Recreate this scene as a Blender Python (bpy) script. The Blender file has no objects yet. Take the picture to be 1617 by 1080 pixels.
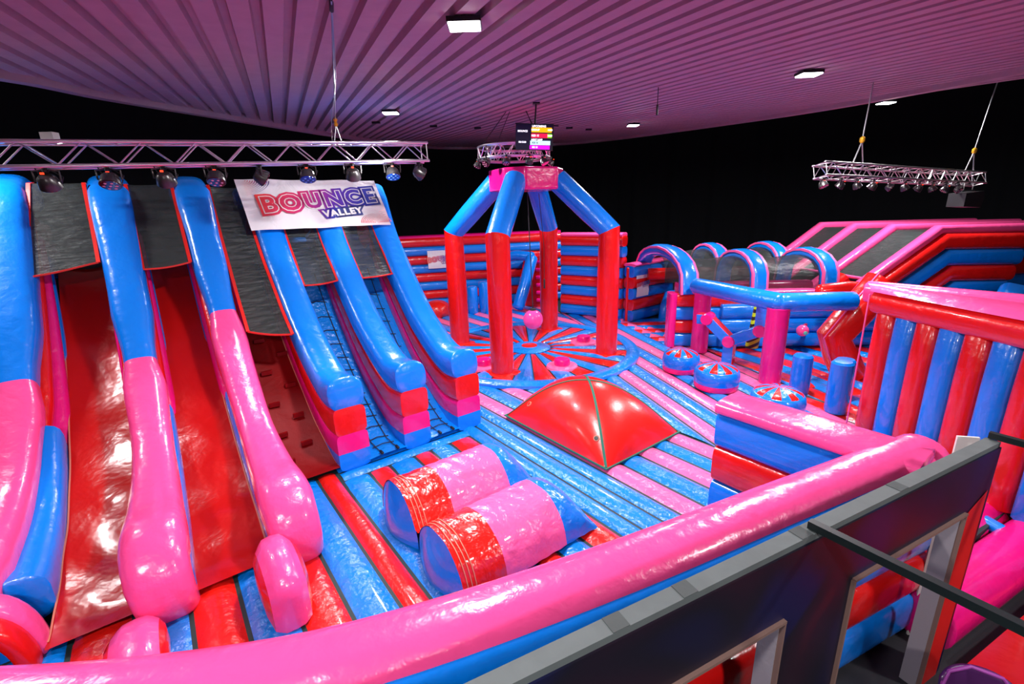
import bpy, math, random
from mathutils import Vector, Matrix
random.seed(7)
PI = math.pi
S = bpy.context.scene
COL = S.collection
# ------------------------------------------------------------------ camera
FPX, PITCH, ROLL, CAMH = 735.0, math.atan(209/735.0), math.radians(1.8), 4.4
cam = bpy.data.cameras.new('camera'); camo = bpy.data.objects.new('camera', cam); COL.objects.link(camo)
cam.sensor_width = 36; cam.lens = FPX/1617*36; cam.clip_start = .05; cam.clip_end = 200
fw = Vector((0, math.cos(PITCH), -math.sin(PITCH))); r0 = Vector((1, 0, 0)); u0 = Vector((0, math.sin(PITCH), math.cos(PITCH)))
rt = r0*math.cos(ROLL)-u0*math.sin(ROLL); up = r0*math.sin(ROLL)+u0*math.cos(ROLL)
camo.matrix_world = Matrix(((rt.x, up.x, -fw.x, 0), (rt.y, up.y, -fw.y, 0), (rt.z, up.z, -fw.z, CAMH), (0, 0, 0, 1)))
S.camera = camo
# ------------------------------------------------------------------ world, exposure
W = bpy.data.worlds.new('world'); S.world = W; W.use_nodes = True
W.node_tree.nodes['Background'].inputs[0].default_value = (.8, .78, .85, 1)
W.node_tree.nodes['Background'].inputs[1].default_value = .09
S.view_settings.view_transform = 'Standard'; S.view_settings.look = 'None'
S.view_settings.exposure = 0.0; S.view_settings.gamma = 1.0; S.view_settings.use_curve_mapping = False
# ceiling lamps: x, y  (the five seen, then those above and behind the gallery)
def ceil_z(x, y): return 6.8+.06*(y-12.9)
LAMPS_SEEN = [(-.4, 5.7), (-2.7, 12.1), (4.25, 16.8), (5.3, 9.0), (9.8, 13.1)]
LAMPS_UNSEEN = [(-7.8, 6.2), (1.8, -2.5), (-2.5, -1.0), (6.8, 1.0)]
LAMP_W = 330.0
def area_light(x, y, z, w, size=.42, col=(1, .97, .98)):
    l = bpy.data.lights.new('flood_light', 'AREA'); l.energy = w; l.size = size; l.color = col
    o = bpy.data.objects.new('flood_light', l); o.location = (x, y, z); COL.objects.link(o); return o
LAMP_F = [1.05, 1.35, 1.35, 1.25, 1.3, .5, .95, .95, .8]
for (x, y), f_ in zip(LAMPS_SEEN+LAMPS_UNSEEN, LAMP_F):
    area_light(x, y, ceil_z(x, y)-.14, LAMP_W*f_)
def spot(name, loc, tgt, w, col, ang, size=.12, blend=.5):
    l = bpy.data.lights.new(name, 'SPOT'); l.energy = w; l.color = col; l.spot_size = math.radians(ang); l.spot_blend = blend; l.shadow_soft_size = size
    o = bpy.data.objects.new(name, l); o.location = loc; COL.objects.link(o)
    o.rotation_euler = (Vector(tgt)-Vector(loc)).to_track_quat('-Z', 'Y').to_euler(); return o
# stage lamps on the trusses
spot('stage_beam', (-3.6, 7.2, 5.0), (-3.6, 5.2, .8), 260, (1, .8, .85), 70)
spot('stage_beam', (-1.8, 8.4, 5.1), (1.5, 6.5, .5), 260, (.85, .88, 1), 70)
spot('stage_beam', (-1.9, 8.2, 5.15), (-4.6, 10.2, 4.4), 150, (1, .98, 1), 75)
spot('stage_beam', (8, 11, 4.8), (5.5, 6.2, 1.2), 260, (1, .75, .9), 75)
spot('stage_beam', (.6, 12.9, 5.7), (3.2, 9.5, .5), 160, (.9, .8, 1), 100)
# added magenta fill without a lamp, imitating pink bounce on the roof
spot('bounce_fill', (3.5, 7.0, 3.6), (4.5, 9.5, 7), 14, (1, .25, .75), 150, .3, .9)

# ------------------------------------------------------------------ materials
def lin(r, g, b):
    f = lambda c: ((c/255+.055)/1.055)**2.4 if c > 10 else c/255/12.92
    return (f(r), f(g), f(b), 1)
MATS = {}
def mat(name, col, rough=.5, metal=0, bump=0, bscale=8, bdist=.02, coat=0, emit=0, stretch=(1, 1, 1), spec=.5, var=0, crease=0, cscale=5):
    if name in MATS: return MATS[name]
    m = bpy.data.materials.new(name); m.use_nodes = True; nt = m.node_tree; b = nt.nodes['Principled BSDF']
    b.inputs['Base Color'].default_value = col; b.inputs['Roughness'].default_value = rough
    b.inputs['Metallic'].default_value = metal; b.inputs['Coat Weight'].default_value = coat
    b.inputs['Coat Roughness'].default_value = .08; b.inputs['Specular IOR Level'].default_value = spec
    if emit:
        b.inputs['Emission Color'].default_value = col; b.inputs['Emission Strength'].default_value = emit
    if bump or var:
        tc = nt.nodes.new('ShaderNodeTexCoord'); mp = nt.nodes.new('ShaderNodeMapping'); mp.inputs['Scale'].default_value = stretch
        nt.links.new(tc.outputs['Object'], mp.inputs[0])
        n = nt.nodes.new('ShaderNodeTexNoise'); n.inputs['Scale'].default_value = bscale; n.inputs['Detail'].default_value = 4; n.inputs['Distortion'].default_value = .2 if crease else .5
        nt.links.new(mp.outputs[0], n.inputs['Vector'])
    if bump:
        bp = nt.nodes.new('ShaderNodeBump'); bp.inputs['Strength'].default_value = bump; bp.inputs['Distance'].default_value = bdist
        hsrc = n.outputs['Fac']
        if crease:
            n2 = nt.nodes.new('ShaderNodeTexNoise'); n2.noise_type = 'RIDGED_MULTIFRACTAL'; n2.inputs['Scale'].default_value = cscale; n2.inputs['Detail'].default_value = 2
            nt.links.new(mp.outputs[0], n2.inputs['Vector']); mu = nt.nodes.new('ShaderNodeMath'); mu.operation = 'MULTIPLY_ADD'
            mu.inputs[1].default_value = crease; nt.links.new(n2.outputs['Fac'], mu.inputs[0]); nt.links.new(n.outputs['Fac'], mu.inputs[2]); hsrc = mu.outputs[0]
        nt.links.new(hsrc, bp.inputs['Height']); nt.links.new(bp.outputs[0], b.inputs['Normal'])
    if var:
        mx = nt.nodes.new('ShaderNodeMix'); mx.data_type = 'RGBA'; mx.inputs[6].default_value = col
        mx.inputs[7].default_value = tuple(c*(1-var) for c in col[:3])+(1,)
        nt.links.new(n.outputs['Fac'], mx.inputs[0]); nt.links.new(mx.outputs[2], b.inputs['Base Color'])
    MATS[name] = m; return m
RED = lin(228, 20, 18); BLUE = lin(0, 126, 236); PINK = lin(255, 80, 152); MAG = lin(238, 20, 128)
def pvc(name, col, **k):
    d = dict(rough=.26, coat=.5, bump=.45, bscale=4, bdist=.05, crease=.10, cscale=7); d.update(k); return mat(name, col, **d)
red = pvc('red_pvc', RED); blue = pvc('blue_pvc', BLUE); pink = pvc('pink_pvc', PINK); mag = pvc('magenta_pvc', MAG)
red_s = pvc('red_slide_sheet', lin(190, 14, 10), bump=.6, bscale=1.6, bdist=.07, rough=.24, crease=.35, cscale=1.6, coat=.3)
blue_f = pvc('blue_floor_pvc', lin(0, 130, 232), bump=.8, bscale=10, bdist=.035, crease=.35, cscale=12)
pink_f = pvc('pink_floor_pvc', lin(255, 108, 165), bump=.7, bscale=10, bdist=.03, crease=.25, cscale=12)
red_f = pvc('red_floor_pvc', lin(232, 30, 22), bump=.6, bscale=9, bdist=.03)
red_c = pvc('red_crumpled_cover', lin(222, 26, 16), bump=.8, crease=.8, cscale=2.2, bscale=2.5, bdist=.12)
pink_c = pvc('pink_crumpled_cover', lin(255, 100, 160), bump=.8, crease=.8, cscale=2.2, bscale=2.5, bdist=.10)
blue_c = pvc('blue_crumpled_cover', lin(0, 120, 222), bump=.8, crease=.8, cscale=2.2, bscale=2.5, bdist=.12)
hem = mat('red_hem', lin(225, 28, 18), .45)
pinkhem = mat('pink_hem', lin(255, 95, 165), .45)
seam = mat('black_seam', (.01, .03, .03, 1), .6)
green = mat('green_webbing', lin(30, 110, 90), .7)
alu = mat('aluminium', (.78, .76, .78, 1), .28, 1)
black = mat('black_metal', (.012, .012, .014, 1), .45, .3)
blackp = mat('black_plastic', (.02, .02, .022, 1), .5)
chrome = mat('lamp_body_metal', (.10, .095, .095, 1), .3, .8)
white = mat('white_vinyl', lin(238, 236, 238), .35, bump=.6, bscale=2.5, bdist=.06, coat=.3)
whitep = mat('white_paint', lin(235, 232, 228), .5)
rope = mat('black_rope', (.015, .015, .02, 1), .8)
steelrope = mat('steel_wire', (.45, .45, .47, 1), .35, .9)
gold = mat('yellow_shackle', lin(225, 165, 40), .4, .5)
curtain_m = mat('black_drape', (.009, .0098, .012, 1), .9, spec=.1)
floor_m = mat('dark_floor', (.02, .02, .024, 1), .6, bump=.1, bscale=20)
timber = mat('grey_timber', lin(98, 106, 106), .65, bump=.4, bscale=6, bdist=.01, stretch=(1, 1, 1), var=.35)
jamb = mat('pale_board', lin(150, 142, 148), .6, bump=.1, bscale=30)
ply = mat('raw_board_edge', lin(120, 92, 84), .7)
stitch = mat('pale_stitching', lin(215, 130, 105), .7)
def net_mat():
    m = bpy.data.materials.new('black_netting'); m.use_nodes = True; nt = m.node_tree; b = nt.nodes['Principled BSDF']
    b.inputs['Base Color'].default_value = lin(44, 50, 50); b.inputs['Roughness'].default_value = .5
    tr = nt.nodes.new('ShaderNodeBsdfTransparent'); mx = nt.nodes.new('ShaderNodeMixShader'); mx.inputs[0].default_value = .80
    tc = nt.nodes.new('ShaderNodeTexCoord'); n = nt.nodes.new('ShaderNodeTexNoise'); n.inputs['Scale'].default_value = 3; n.inputs['Detail'].default_value = 5
    mp = nt.nodes.new('ShaderNodeMapping'); mp.inputs['Scale'].default_value = (1, 1, 5)
    bp = nt.nodes.new('ShaderNodeBump'); bp.inputs['Strength'].default_value = .8; bp.inputs['Distance'].default_value = .05
    nt.links.new(tc.outputs['Object'], mp.inputs[0]); nt.links.new(mp.outputs[0], n.inputs['Vector'])
    nt.links.new(n.outputs['Fac'], bp.inputs['Height']); nt.links.new(bp.outputs[0], b.inputs['Normal'])
    out = nt.nodes['Material Output']
    nt.links.new(tr.outputs[0], mx.inputs[1]); nt.links.new(b.outputs[0], mx.inputs[2]); nt.links.new(mx.outputs[0], out.inputs[0]); return m
net = net_mat()
net2 = net_mat(); net2.name = 'thin_black_netting'; net2.node_tree.nodes['Mix Shader'].inputs[0].default_value = .62
# ------------------------------------------------------------------ mesh builder
ANG = math.radians(37); UX, UY = math.cos(ANG), math.sin(ANG)
def AB(a, b, z=0.0): return Vector((a*UX-b*UY, a*UY+b*UX, z))
UD = Vector((UX, UY, 0)); VD = Vector((-UY, UX, 0)); ZD = Vector((0, 0, 1))
FZ = .5   # height of the bouncy floor over the hall floor
def V3(*p): return Vector(p)
def sup(w, h, n=20, e=2.6, zc=0.0):
    out = []
    for i in range(n):
        t = 2*PI*(i+.5)/n; c, s = math.cos(t), math.sin(t)
        out.append((w/2*math.copysign(abs(c)**(2/e), c), zc+h/2*math.copysign(abs(s)**(2/e), s)))
    return out
class MB:
    def __init__(s): s.v = []; s.f = []; s.m = []; s.mi = 0
    def add(s, vs, fs, mi=None):
        o = len(s.v); s.v += [Vector(v) for v in vs]
        for f in fs: s.f.append(tuple(o+i for i in f)); s.m.append(s.mi if mi is None else mi)
        return s
    def box(s, c, sx, sy, sz, ax=None, ay=None, az=None, mi=None):
        ax = ax or V3(1, 0, 0); ay = ay or V3(0, 1, 0); az = az or ZD; c = Vector(c)
        vs = [c+ax*(i*sx/2)+ay*(j*sy/2)+az*(k*sz/2) for k in (-1, 1) for i, j in ((-1, -1), (1, -1), (1, 1), (-1, 1))]
        return s.add(vs, [(3, 2, 1, 0), (4, 5, 6, 7), (0, 1, 5, 4), (1, 2, 6, 5), (2, 3, 7, 6), (3, 0, 4, 7)], mi)
    def sweep(s, path, prof, side=None, up=None, scales=None, cap=.5, closed=False, mi=None):
        """path: 3D points; prof: 2D points (side, up). side/up fixed vectors or None for parallel frames"""
        path = [Vector(p) for p in path]; n = len(path); secs = []
        for i, p in enumerate(path):
            a = path[i-1] if i > 0 or closed else path[i]; b = path[(i+1) % n] if i < n-1 or closed else path[i]
            t = (b-a).normalized()
            if side is not None:
                sd = Vector(side).normalized(); u = Vector(up) if up is not None else sd.cross(t).normalized()
            else:
                sd = t.cross(ZD)
                if sd.length < .05: sd = V3(1, 0, 0)
                sd.normalize(); u = Vector(up) if up is not None else sd.cross(t).normalized()
            k = 1
            if side is None and 0 < i < n-1:   # mitre
                t1 = (path[i]-path[i-1]).normalized(); t2 = (path[i+1]-path[i]).normalized()
                k = min(1.6, 1/max(.5, math.cos(t1.angle(t2)/2))) if up is not None else 1
            sc = scales[i] if scales else 1
            if not isinstance(sc, tuple): sc = (sc, sc)
            secs.append([p+sd*(x*k*sc[0])+u*(y*sc[1]) for x, y in prof])
        cz = sum(y for x, y in prof)/len(prof)
        if not closed and cap:
            def capsec(i, j, d, k):
                c = sum(secs[i], Vector())/len(prof); t = (path[i]-path[j]).normalized(); return [c+(q-c)*k+t*d for q in secs[i]]
            w = cap*.12
            pre = [capsec(0, 1, w, .3), capsec(0, 1, w*.86, .62), capsec(0, 1, w*.55, .86), capsec(0, 1, w*.2, .97)]
            post = [capsec(-1, -2, w*.2, .97), capsec(-1, -2, w*.55, .86), capsec(-1, -2, w*.86, .62), capsec(-1, -2, w, .3)]
            secs = pre+secs+post
        N = len(prof); vs = [q for sec in secs for q in sec]; fs = []
        L = len(secs)
        for i in range(L if closed else L-1):
            a = i*N; b = ((i+1) % L)*N
            for j in range(N): fs.append((a+j, a+(j+1) % N, b+(j+1) % N, b+j))
        if not closed: fs += [tuple(range(N))[::-1], tuple((L-1)*N+j for j in range(N))]
        return s.add(vs, fs, mi)
    def tube(s, path, r, n=16, scales=None, cap=.5, closed=False, mi=None):
        """round tube with parallel-transported frame"""
        path = [Vector(p) for p in path]; m = len(path)
        t0 = (path[1]-path[0]).normalized(); ref = ZD if abs(t0.z) < .9 else V3(1, 0, 0)
        sd = t0.cross(ref).normalized(); secs = []; prev = t0
        for i, p in enumerate(path):
            if closed: t = (path[(i+1) % m]-path[i-1]).normalized(); k = 1
            else:
                a = path[max(0, i-1)]; b = path[min(m-1, i+1)]; t = (b-a).normalized(); k = 1
                if 0 < i < m-1:
                    t1 = (p-path[i-1]).normalized(); t2 = (path[i+1]-p).normalized(); t = (t1+t2).normalized()
            q = prev.rotation_difference(t); sd = (q @ sd); sd = (sd-t*sd.dot(t)).normalized(); prev = t
            u = sd.cross(t); rr = r*(scales[i] if scales else 1)
            secs.append([p+sd*(rr*math.cos(2*PI*j/n))+u*(rr*math.sin(2*PI*j/n)) for j in range(n)])
        if not closed and cap:
            tn = (path[-1]-path[-2]).normalized(); s0 = secs[0]; s1 = secs[-1]
            pre = [[path[0]+(q-path[0])*k-t0*(d*r*cap) for q in s0] for d, k in ((1, .35), (.8, .7), (.4, .93))]
            post = [[path[-1]+(q-path[-1])*k+tn*(d*r*cap) for q in s1] for d, k in ((.4, .93), (.8, .7), (1, .35))]
            secs = pre+secs+post
        vs = [q for sec in secs for q in sec]; L = len(secs); fs = []
        for i in range(L if closed else L-1):
            a = i*n; b = ((i+1) % L)*n
            for j in range(n): fs.append((a+j, b+j, b+(j+1) % n, a+(j+1) % n))
        if not closed: fs += [tuple(range(n)), tuple((L-1)*n+j for j in range(n))[::-1]]
        return s.add(vs, fs, mi)
    def prism(s, poly, z0, z1, mi=None):
        n = len(poly); vs = [V3(x, y, z0) for x, y in poly]+[V3(x, y, z1) for x, y in poly]
        return s.add(vs, [tuple(range(n))[::-1], tuple(range(n, 2*n))]+[(i, (i+1) % n, n+(i+1) % n, n+i) for i in range(n)], mi)
    def sphere(s, c, r, n=24, m=14, sz=1, mi=None):
        c = Vector(c); vs = [c+V3(0, 0, r*sz)]
        for i in range(1, m):
            ph = PI*i/m
            for j in range(n): vs.append(c+V3(r*math.sin(ph)*math.cos(2*PI*j/n), r*math.sin(ph)*math.sin(2*PI*j/n), r*sz*math.cos(ph)))
        vs.append(c-V3(0, 0, r*sz)); fs = [(0, 1+j, 1+(j+1) % n) for j in range(n)]
        for i in range(m-2):
            for j in range(n): a = 1+i*n; fs.append((a+j, a+n+j, a+n+(j+1) % n, a+(j+1) % n))
        a = 1+(m-2)*n; fs += [(a+j, len(vs)-1, a+(j+1) % n) for j in range(n)]
        return s.add(vs, fs, mi)
    def lathe(s, c, prof, n=28, mi=None, mif=None, axis=None):
        c = Vector(c); M = Matrix.Identity(3)
        if axis is not None: M = Vector(axis).to_track_quat('Z', 'Y').to_matrix()
        vs = [c+M @ V3(r*math.cos(2*PI*j/n), r*math.sin(2*PI*j/n), z) for r, z in prof for j in range(n)]
        for i in range(len(prof)-1):
            for j in range(n):
                o = len(s.v); 
        fs = []; ms = []
        for i in range(len(prof)-1):
            for j in range(n):
                fs.append((i*n+j, i*n+(j+1) % n, (i+1)*n+(j+1) % n, (i+1)*n+j)); ms.append(mif(i, j) if mif else (s.mi if mi is None else mi))
        o = len(s.v); s.v += vs
        for f, m_ in zip(fs, ms): s.f.append(tuple(o+i for i in f)); s.m.append(m_)
        s.f.append(tuple(o+j for j in range(n))[::-1]); s.m.append(ms[0]); s.f.append(tuple(o+(len(prof)-1)*n+j for j in range(n))); s.m.append(ms[-1])
        return s
    def grid(s, fn, nu, nv, mi=None, mif=None):
        vs = [Vector(fn(i/nu, j/nv)) for j in range(nv+1) for i in range(nu+1)]; o = len(s.v); s.v += vs
        for j in range(nv):
            for i in range(nu):
                a = j*(nu+1)+i; s.f.append((o+a, o+a+1, o+a+nu+2, o+a+nu+1)); s.m.append(mif(i, j) if mif else (s.mi if mi is None else mi))
        return s
    def build(s, name, mats, parent=None, smooth=True, label=None, kind=None, ang=40, local=False):
        me = bpy.data.meshes.new(name); vs = s.v
        if parent is not None and not local:
            root = parent; M = Matrix.Identity(4)
            while root is not None: M = root.matrix_basis @ M; root = root.parent
            Mi = M.inverted(); vs = [Mi @ v for v in vs]
        me.from_pydata([tuple(v) for v in vs], [], s.f)
        if not isinstance(mats, (list, tuple)): mats = [mats]
        for m in mats: me.materials.append(m)
        me.polygons.foreach_set('material_index', s.m)
        if smooth:
            me.polygons.foreach_set('use_smooth', [True]*len(s.f))
            me.update()
            me.set_sharp_from_angle(angle=math.radians(ang))
        me.update(); me.validate()
        o = bpy.data.objects.new(name, me); COL.objects.link(o); o.parent = parent
        if label: o['label'] = label
        if kind: o['kind'] = kind
        return o
def tag(o, label, cat, group=None):
    o['label'] = label; o['category'] = cat
    if group: o['group'] = group
    return o
def thing(name, label, cat, loc=(0, 0, 0), rz=0, group=None):
    o = bpy.data.objects.new(name, None); o.empty_display_size = .2; COL.objects.link(o); o.location = loc; o.rotation_euler = (0, 0, rz)
    o.matrix_basis = Matrix.Translation(Vector(loc)) @ Matrix.Rotation(rz, 4, 'Z')
    return tag(o, label, cat, group)
def copy_tree(o, parent=None):
    c = o.copy(); COL.objects.link(c); c.parent = parent
    for ch in [x for x in bpy.data.objects if x.parent == o]: copy_tree(ch, c)
    return c
def interp(tab, x):
    if x <= tab[0][0]: return tab[0][1]
    for (a, b), (c, d) in zip(tab, tab[1:]):
        if x <= c: return b+(d-b)*(x-a)/(c-a)
    return tab[-1][1]
def smooth_path(pts, k=4):
    """Catmull-Rom through points"""
    pts = [Vector(p) for p in pts]; out = []
    for i in range(len(pts)-1):
        p0 = pts[max(0, i-1)]; p1 = pts[i]; p2 = pts[i+1]; p3 = pts[min(len(pts)-1, i+2)]
        for j in range(k):
            t = j/k; out.append(.5*((2*p1)+(p2-p0)*t+(2*p0-5*p1+4*p2-p3)*t*t+(3*p1-3*p2+p3-p0)*t**3))
    out.append(pts[-1]); return out
def text_obj(body, size, M, name, m, parent, off=0.0, ext=.002, sx=1.0, spacing=1.0, shear=0):
    cu = bpy.data.curves.new(name, 'FONT'); cu.body = body; cu.size = size; cu.offset = off; cu.extrude = ext; cu.align_x = 'CENTER'; cu.align_y = 'CENTER'
    cu.space_character = spacing; cu.resolution_u = 3; cu.shear = shear
    t = bpy.data.objects.new(name, cu); COL.objects.link(t); bpy.context.view_layer.update()
    me = bpy.data.meshes.new_from_object(t.evaluated_get(bpy.context.evaluated_depsgraph_get()))
    bpy.data.objects.remove(t)
    root = parent; R = Matrix.Identity(4)
    while root is not None: R = root.matrix_basis @ R; root = root.parent
    me.transform(R.inverted() @ M @ Matrix.Diagonal((sx, 1, 1, 1))); me.materials.clear(); me.materials.append(m)
    o = bpy.data.objects.new(name, me); COL.objects.link(o); o.parent = parent; return o
def frame(o, x, y):
    """matrix with origin o, x axis and (roughly) y axis"""
    x = Vector(x).normalized(); z = x.cross(Vector(y)).normalized(); y = z.cross(x); o = Vector(o)
    return Matrix(((x.x, y.x, z.x, o.x), (x.y, y.y, z.y, o.y), (x.z, y.z, z.z, o.z), (0, 0, 0, 1)))
def grad_mat(name, stops, axis=0, lo=0, hi=1, rough=.4):
    m = bpy.data.materials.new(name); m.use_nodes = True; nt = m.node_tree; b = nt.nodes['Principled BSDF']; b.inputs['Roughness'].default_value = rough
    tc = nt.nodes.new('ShaderNodeTexCoord'); sp = nt.nodes.new('ShaderNodeSeparateXYZ'); mr = nt.nodes.new('ShaderNodeMapRange'); cr = nt.nodes.new('ShaderNodeValToRGB')
    nt.links.new(tc.outputs['Generated'], sp.inputs[0]); nt.links.new(sp.outputs[axis], mr.inputs[0]); mr.inputs[1].default_value = lo; mr.inputs[2].default_value = hi
    nt.links.new(mr.outputs[0], cr.inputs[0]); nt.links.new(cr.outputs[0], b.inputs['Base Color'])
    e = cr.color_ramp.elements; e[0].position = stops[0][0]; e[0].color = stops[0][1]; e[1].position = stops[-1][0]; e[1].color = stops[-1][1]
    for p, c in stops[1:-1]: q = e.new(p); q.color = c
    return m
logo_grad = grad_mat('logo_gradient_ink', [(0, lin(238, 70, 50)), (.35, lin(205, 50, 110)), (.6, lin(95, 50, 165)), (.85, lin(50, 60, 165)), (1, lin(60, 70, 130))])
def logo(parent, M, w):
    """two-line lettering with outlines on a sheet; M maps the sheet's centre, w is the lettering's width"""
    k = w/3.9; T = Matrix.Translation
    R = Matrix.Rotation(math.radians(5), 4, 'Z')
    text_obj('BOUNCE', 1.0*k, M @ T((0, .1*k, .004)) @ R, 'lettering', logo_grad, parent, .165*k, .001, 1.05, 1.22)
    text_obj('VALLEY', .42*k, M @ T((.75*k, -.5*k, .004)) @ R, 'lettering', logo_grad, parent, .10*k, .001, 1.1, 1.15)
    text_obj('BOUNCE', 1.0*k, M @ T((0, .1*k, .008)) @ R, 'lettering', whitep, parent, .068*k, .001, 1.05, 1.22)
    text_obj('BOUNCE', 1.0*k, M @ T((0, .1*k, .012)) @ R, 'lettering', logo_grad, parent, .03*k, .001, 1.05, 1.22)
    text_obj('VALLEY', .42*k, M @ T((.75*k, -.5*k, .009)) @ R, 'lettering', whitep, parent, .02*k, .001, 1.1, 1.15)

# ================================================================== SETTING
f = MB(); f.box((2, 12, -.05), 60, 60, .1); o = f.build('floor', floor_m, None, False); o['kind'] = 'structure'
# dark drape all round, gently pleated
dr = [(-16, -4), (-15, 6), (-13, 15), (-9, 24), (-2, 29.5), (6, 30), (14, 26), (21, 18), (24, 8), (23, -4)]
dp = smooth_path([(x, y, 0) for x, y in dr], 40)
def drape(rng, nm):
    m = MB(); pts = dp[rng[0]:rng[1]]; vs = []; fs = []
    for i, p in enumerate(pts):
        q = p+Vector((math.sin(i*1.9), math.cos(i*1.3), 0))*.09
        vs += [V3(q.x, q.y, 0), V3(q.x, q.y, 11)]
    for i in range(len(pts)-1): fs.append((2*i, 2*i+2, 2*i+3, 2*i+1))
    o = m.add(vs, fs).build(nm, curtain_m, None, True, ang=80); o['kind'] = 'structure'
drape((0, 121), 'wall_left'); drape((120, 241), 'wall_back'); drape((240, 361), 'wall_right')
# ribbed roof, rising gently away; every rib runs towards the same far point
rd = Vector((-.4183, .9083, 0)); rn = Vector((.9083, .4183, 0))
edge = [(-7.05, 7.4), (-7.0, 9.2), (-6.5, 12.8), (-5.6, 18.4), (-4.6, 22.5), (-3.4, 25.2), (-1.6, 26.4), (1.0, 26.0), (3.2, 25.0), (5.3, 22.3), (8.4, 15.4), (9.3, 11.2), (9.4, 8.6), (9.4, 5.0)]
edge = [(x, y) for x, y in [(-9.2, 1.5), (-8.0, 4.8)]]+edge+[(9.6, 2.0)]
def edge_lim(n):
    best = None
    for (x1, y1), (x2, y2) in zip(edge, edge[1:]):
        a = x1*rn.x+y1*rn.y; b = x2*rn.x+y2*rn.y
        if min(a, b) <= n <= max(a, b) and a != b:
            t = (n-a)/(b-a); s_ = (x1+(x2-x1)*t)*rd.x+(y1+(y2-y1)*t)*rd.y
            best = s_ if best is None else max(best, s_)
    return best
cm = MB(); vs = []; fs = []; pitch = .30
n0 = min(x*rn.x+y*rn.y for x, y in edge)+.02; n1 = max(x*rn.x+y*rn.y for x, y in edge)-.02
prof = [(0, 0), (.62, 0), (.68, .09), (.94, .09), (1.0, 0)]
k = 0; rows = []
n = n0
while n < n1:
    for fr, dz in prof[:-1]:
        nn = n+fr*pitch
        if nn > n1: break
        lim = edge_lim(nn)
        if lim is None: continue
        rows.append((nn, dz, lim))
    n += pitch
for nn, dz, lim in rows:
    for s_ in (-9, lim*.5-4, lim):
        p = rn*nn+rd*s_; vs.append(V3(p.x, p.y, ceil_z(p.x, p.y)+dz))
for i in range(len(rows)-1):
    for j in range(2): a = i*3+j; fs.append((a, a+1, a+4, a+3))
ceil_m = mat('bounce_tinted_deck', lin(184, 160, 162), .7, bump=.3, bscale=4, bdist=.02, var=.22)  # grey deck; slight mauve of light bounced off the inflatables is in the colour
o = cm.add(vs, fs).build('ceiling', ceil_m, None, False); o['kind'] = 'structure'
rim = MB(); pts = smooth_path([(x, y, ceil_z(x, y)+.02) for x, y in edge], 6)
rim.sweep(pts, [(-.1, -.12), (.1, -.12), (.1, .14), (-.1, .14)], up=ZD, cap=0)
o = rim.build('trim_1', ceil_m, None, False); o['kind'] = 'structure'

# ================================================================== BOUNCY FLOOR
WALLC = [(-6, 4.3), (-2.4, 3.9), (-1.2, 3.2), (0, 2.45), (1.1, 2.05), (2.4, 1.65), (3.7, 1.3), (5.2, .95), (6.2, .6), (9, -.6)]
fl = MB(); RI, BI, PI_, SI = 0, 1, 2, 3
def strip(n0, n1, s0f, s1f, O, N, D, mi, hgt=.055, ns=18, z=FZ, nn=8):
    g = .012
    def fn(u, v):
        n = n0+g+(n1-n0-2*g)*u; a, b = s0f(n), s1f(n)
        s_ = a+(b-a)*v; e = min(1, max(0, min(s_-a, b-s_)/.08)); h = hgt*(1-abs(2*u-1)**2.4)*max(.5, e)
        p = O+N*n+D*s_; return (p.x, p.y, z-.05+h)
    fl.grid(fn, nn, ns, mi)
# base sheet of the whole mat (dark seams show between tubes)
base_poly = [tuple(AB(a, b).xy) for a, b in [(-3.2, 4.4), (-1.2, 3.2), (1.1, 2.05), (3.7, 1.3), (6.2, .6), (8.1, .3), (10.0, -2.0), (24, 5), (17, 14), (13, 18), (8.5, 20.2), (-3, 14), (-3.2, 6)]]
fl.prism(base_poly, .02, FZ-.045, SI)
O0 = V3(0, 0, 0)
wl = lambda a: interp(WALLC, a)
def vzone(edges, cols, s0, s1):
    for (x, y), c in zip(zip(edges, edges[1:]), cols): strip(x, y, s0, s1, O0, UD, VD, c)
R_, B_, P_ = 0, 1, 2
vzone([-2.9, -2.3, -1.85, -1.35, -.85, -.38, .06, .5, .93, 1.37, 1.66, 2.08, 2.42, 2.86, 3.17, 3.55, 3.97],
      [B_, R_, B_, R_, B_, R_, B_, R_, B_, R_, B_, R_, B_, R_, B_, R_], wl, lambda a: 5.6 if a < .92 else (7.0 if a < 1.66 else 6.62))
strip(6.64, 6.92, lambda n: 1.7, lambda n: 4.0, O0, VD, UD, B_, .05)
strip(6.92, 7.2, lambda n: 1.7, lambda n: 4.0, O0, VD, UD, B_, .05)
# wide red apron ends
vzone([3.97, 4.27, 4.6, 4.9], [B_, B_, B_], wl, lambda a: 12.5)
E2 = [4.9, 5.3, 5.73, 6.14, 6.5, 6.9]
vzone(E2, [P_, B_, P_, B_, P_], wl, lambda a: 10.5)
E3 = [4.2+.42*i for i in range(22)]
vzone(E3, [(P_ if i % 2 else B_) for i in range(21)], lambda a: max(10.5, (.917*a-6)/.4), lambda a: 17.6-.2*abs(a-9))
# fan zone, turned by 23.6 degrees
WD = (UD*-.4+VD*-.917); ND = (UD*.917+VD*-.4)
def fan(n0, n1, c):
    def s1(n):    # near end: towards the camera
        lim = (.917*n-6.92)/.4
        # short wall / red wall line: b >= 2.0 there
        lim2 = (-.4*n-1.6)/.917
        return min(lim, lim2)
    def s0(n):
        bmax = 13.0 if n > 6.0 else 10.0
        return (-.4*n-bmax)/.917
    if s1(.5*(n0+n1))-s0(.5*(n0+n1)) > .3: strip(n0, n1, s0, s1, O0, ND, WD, c)
nf = 3.3
for i in range(11):
    fan(nf, nf+.41, P_ if i % 2 == 0 else B_); nf += .41
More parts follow.
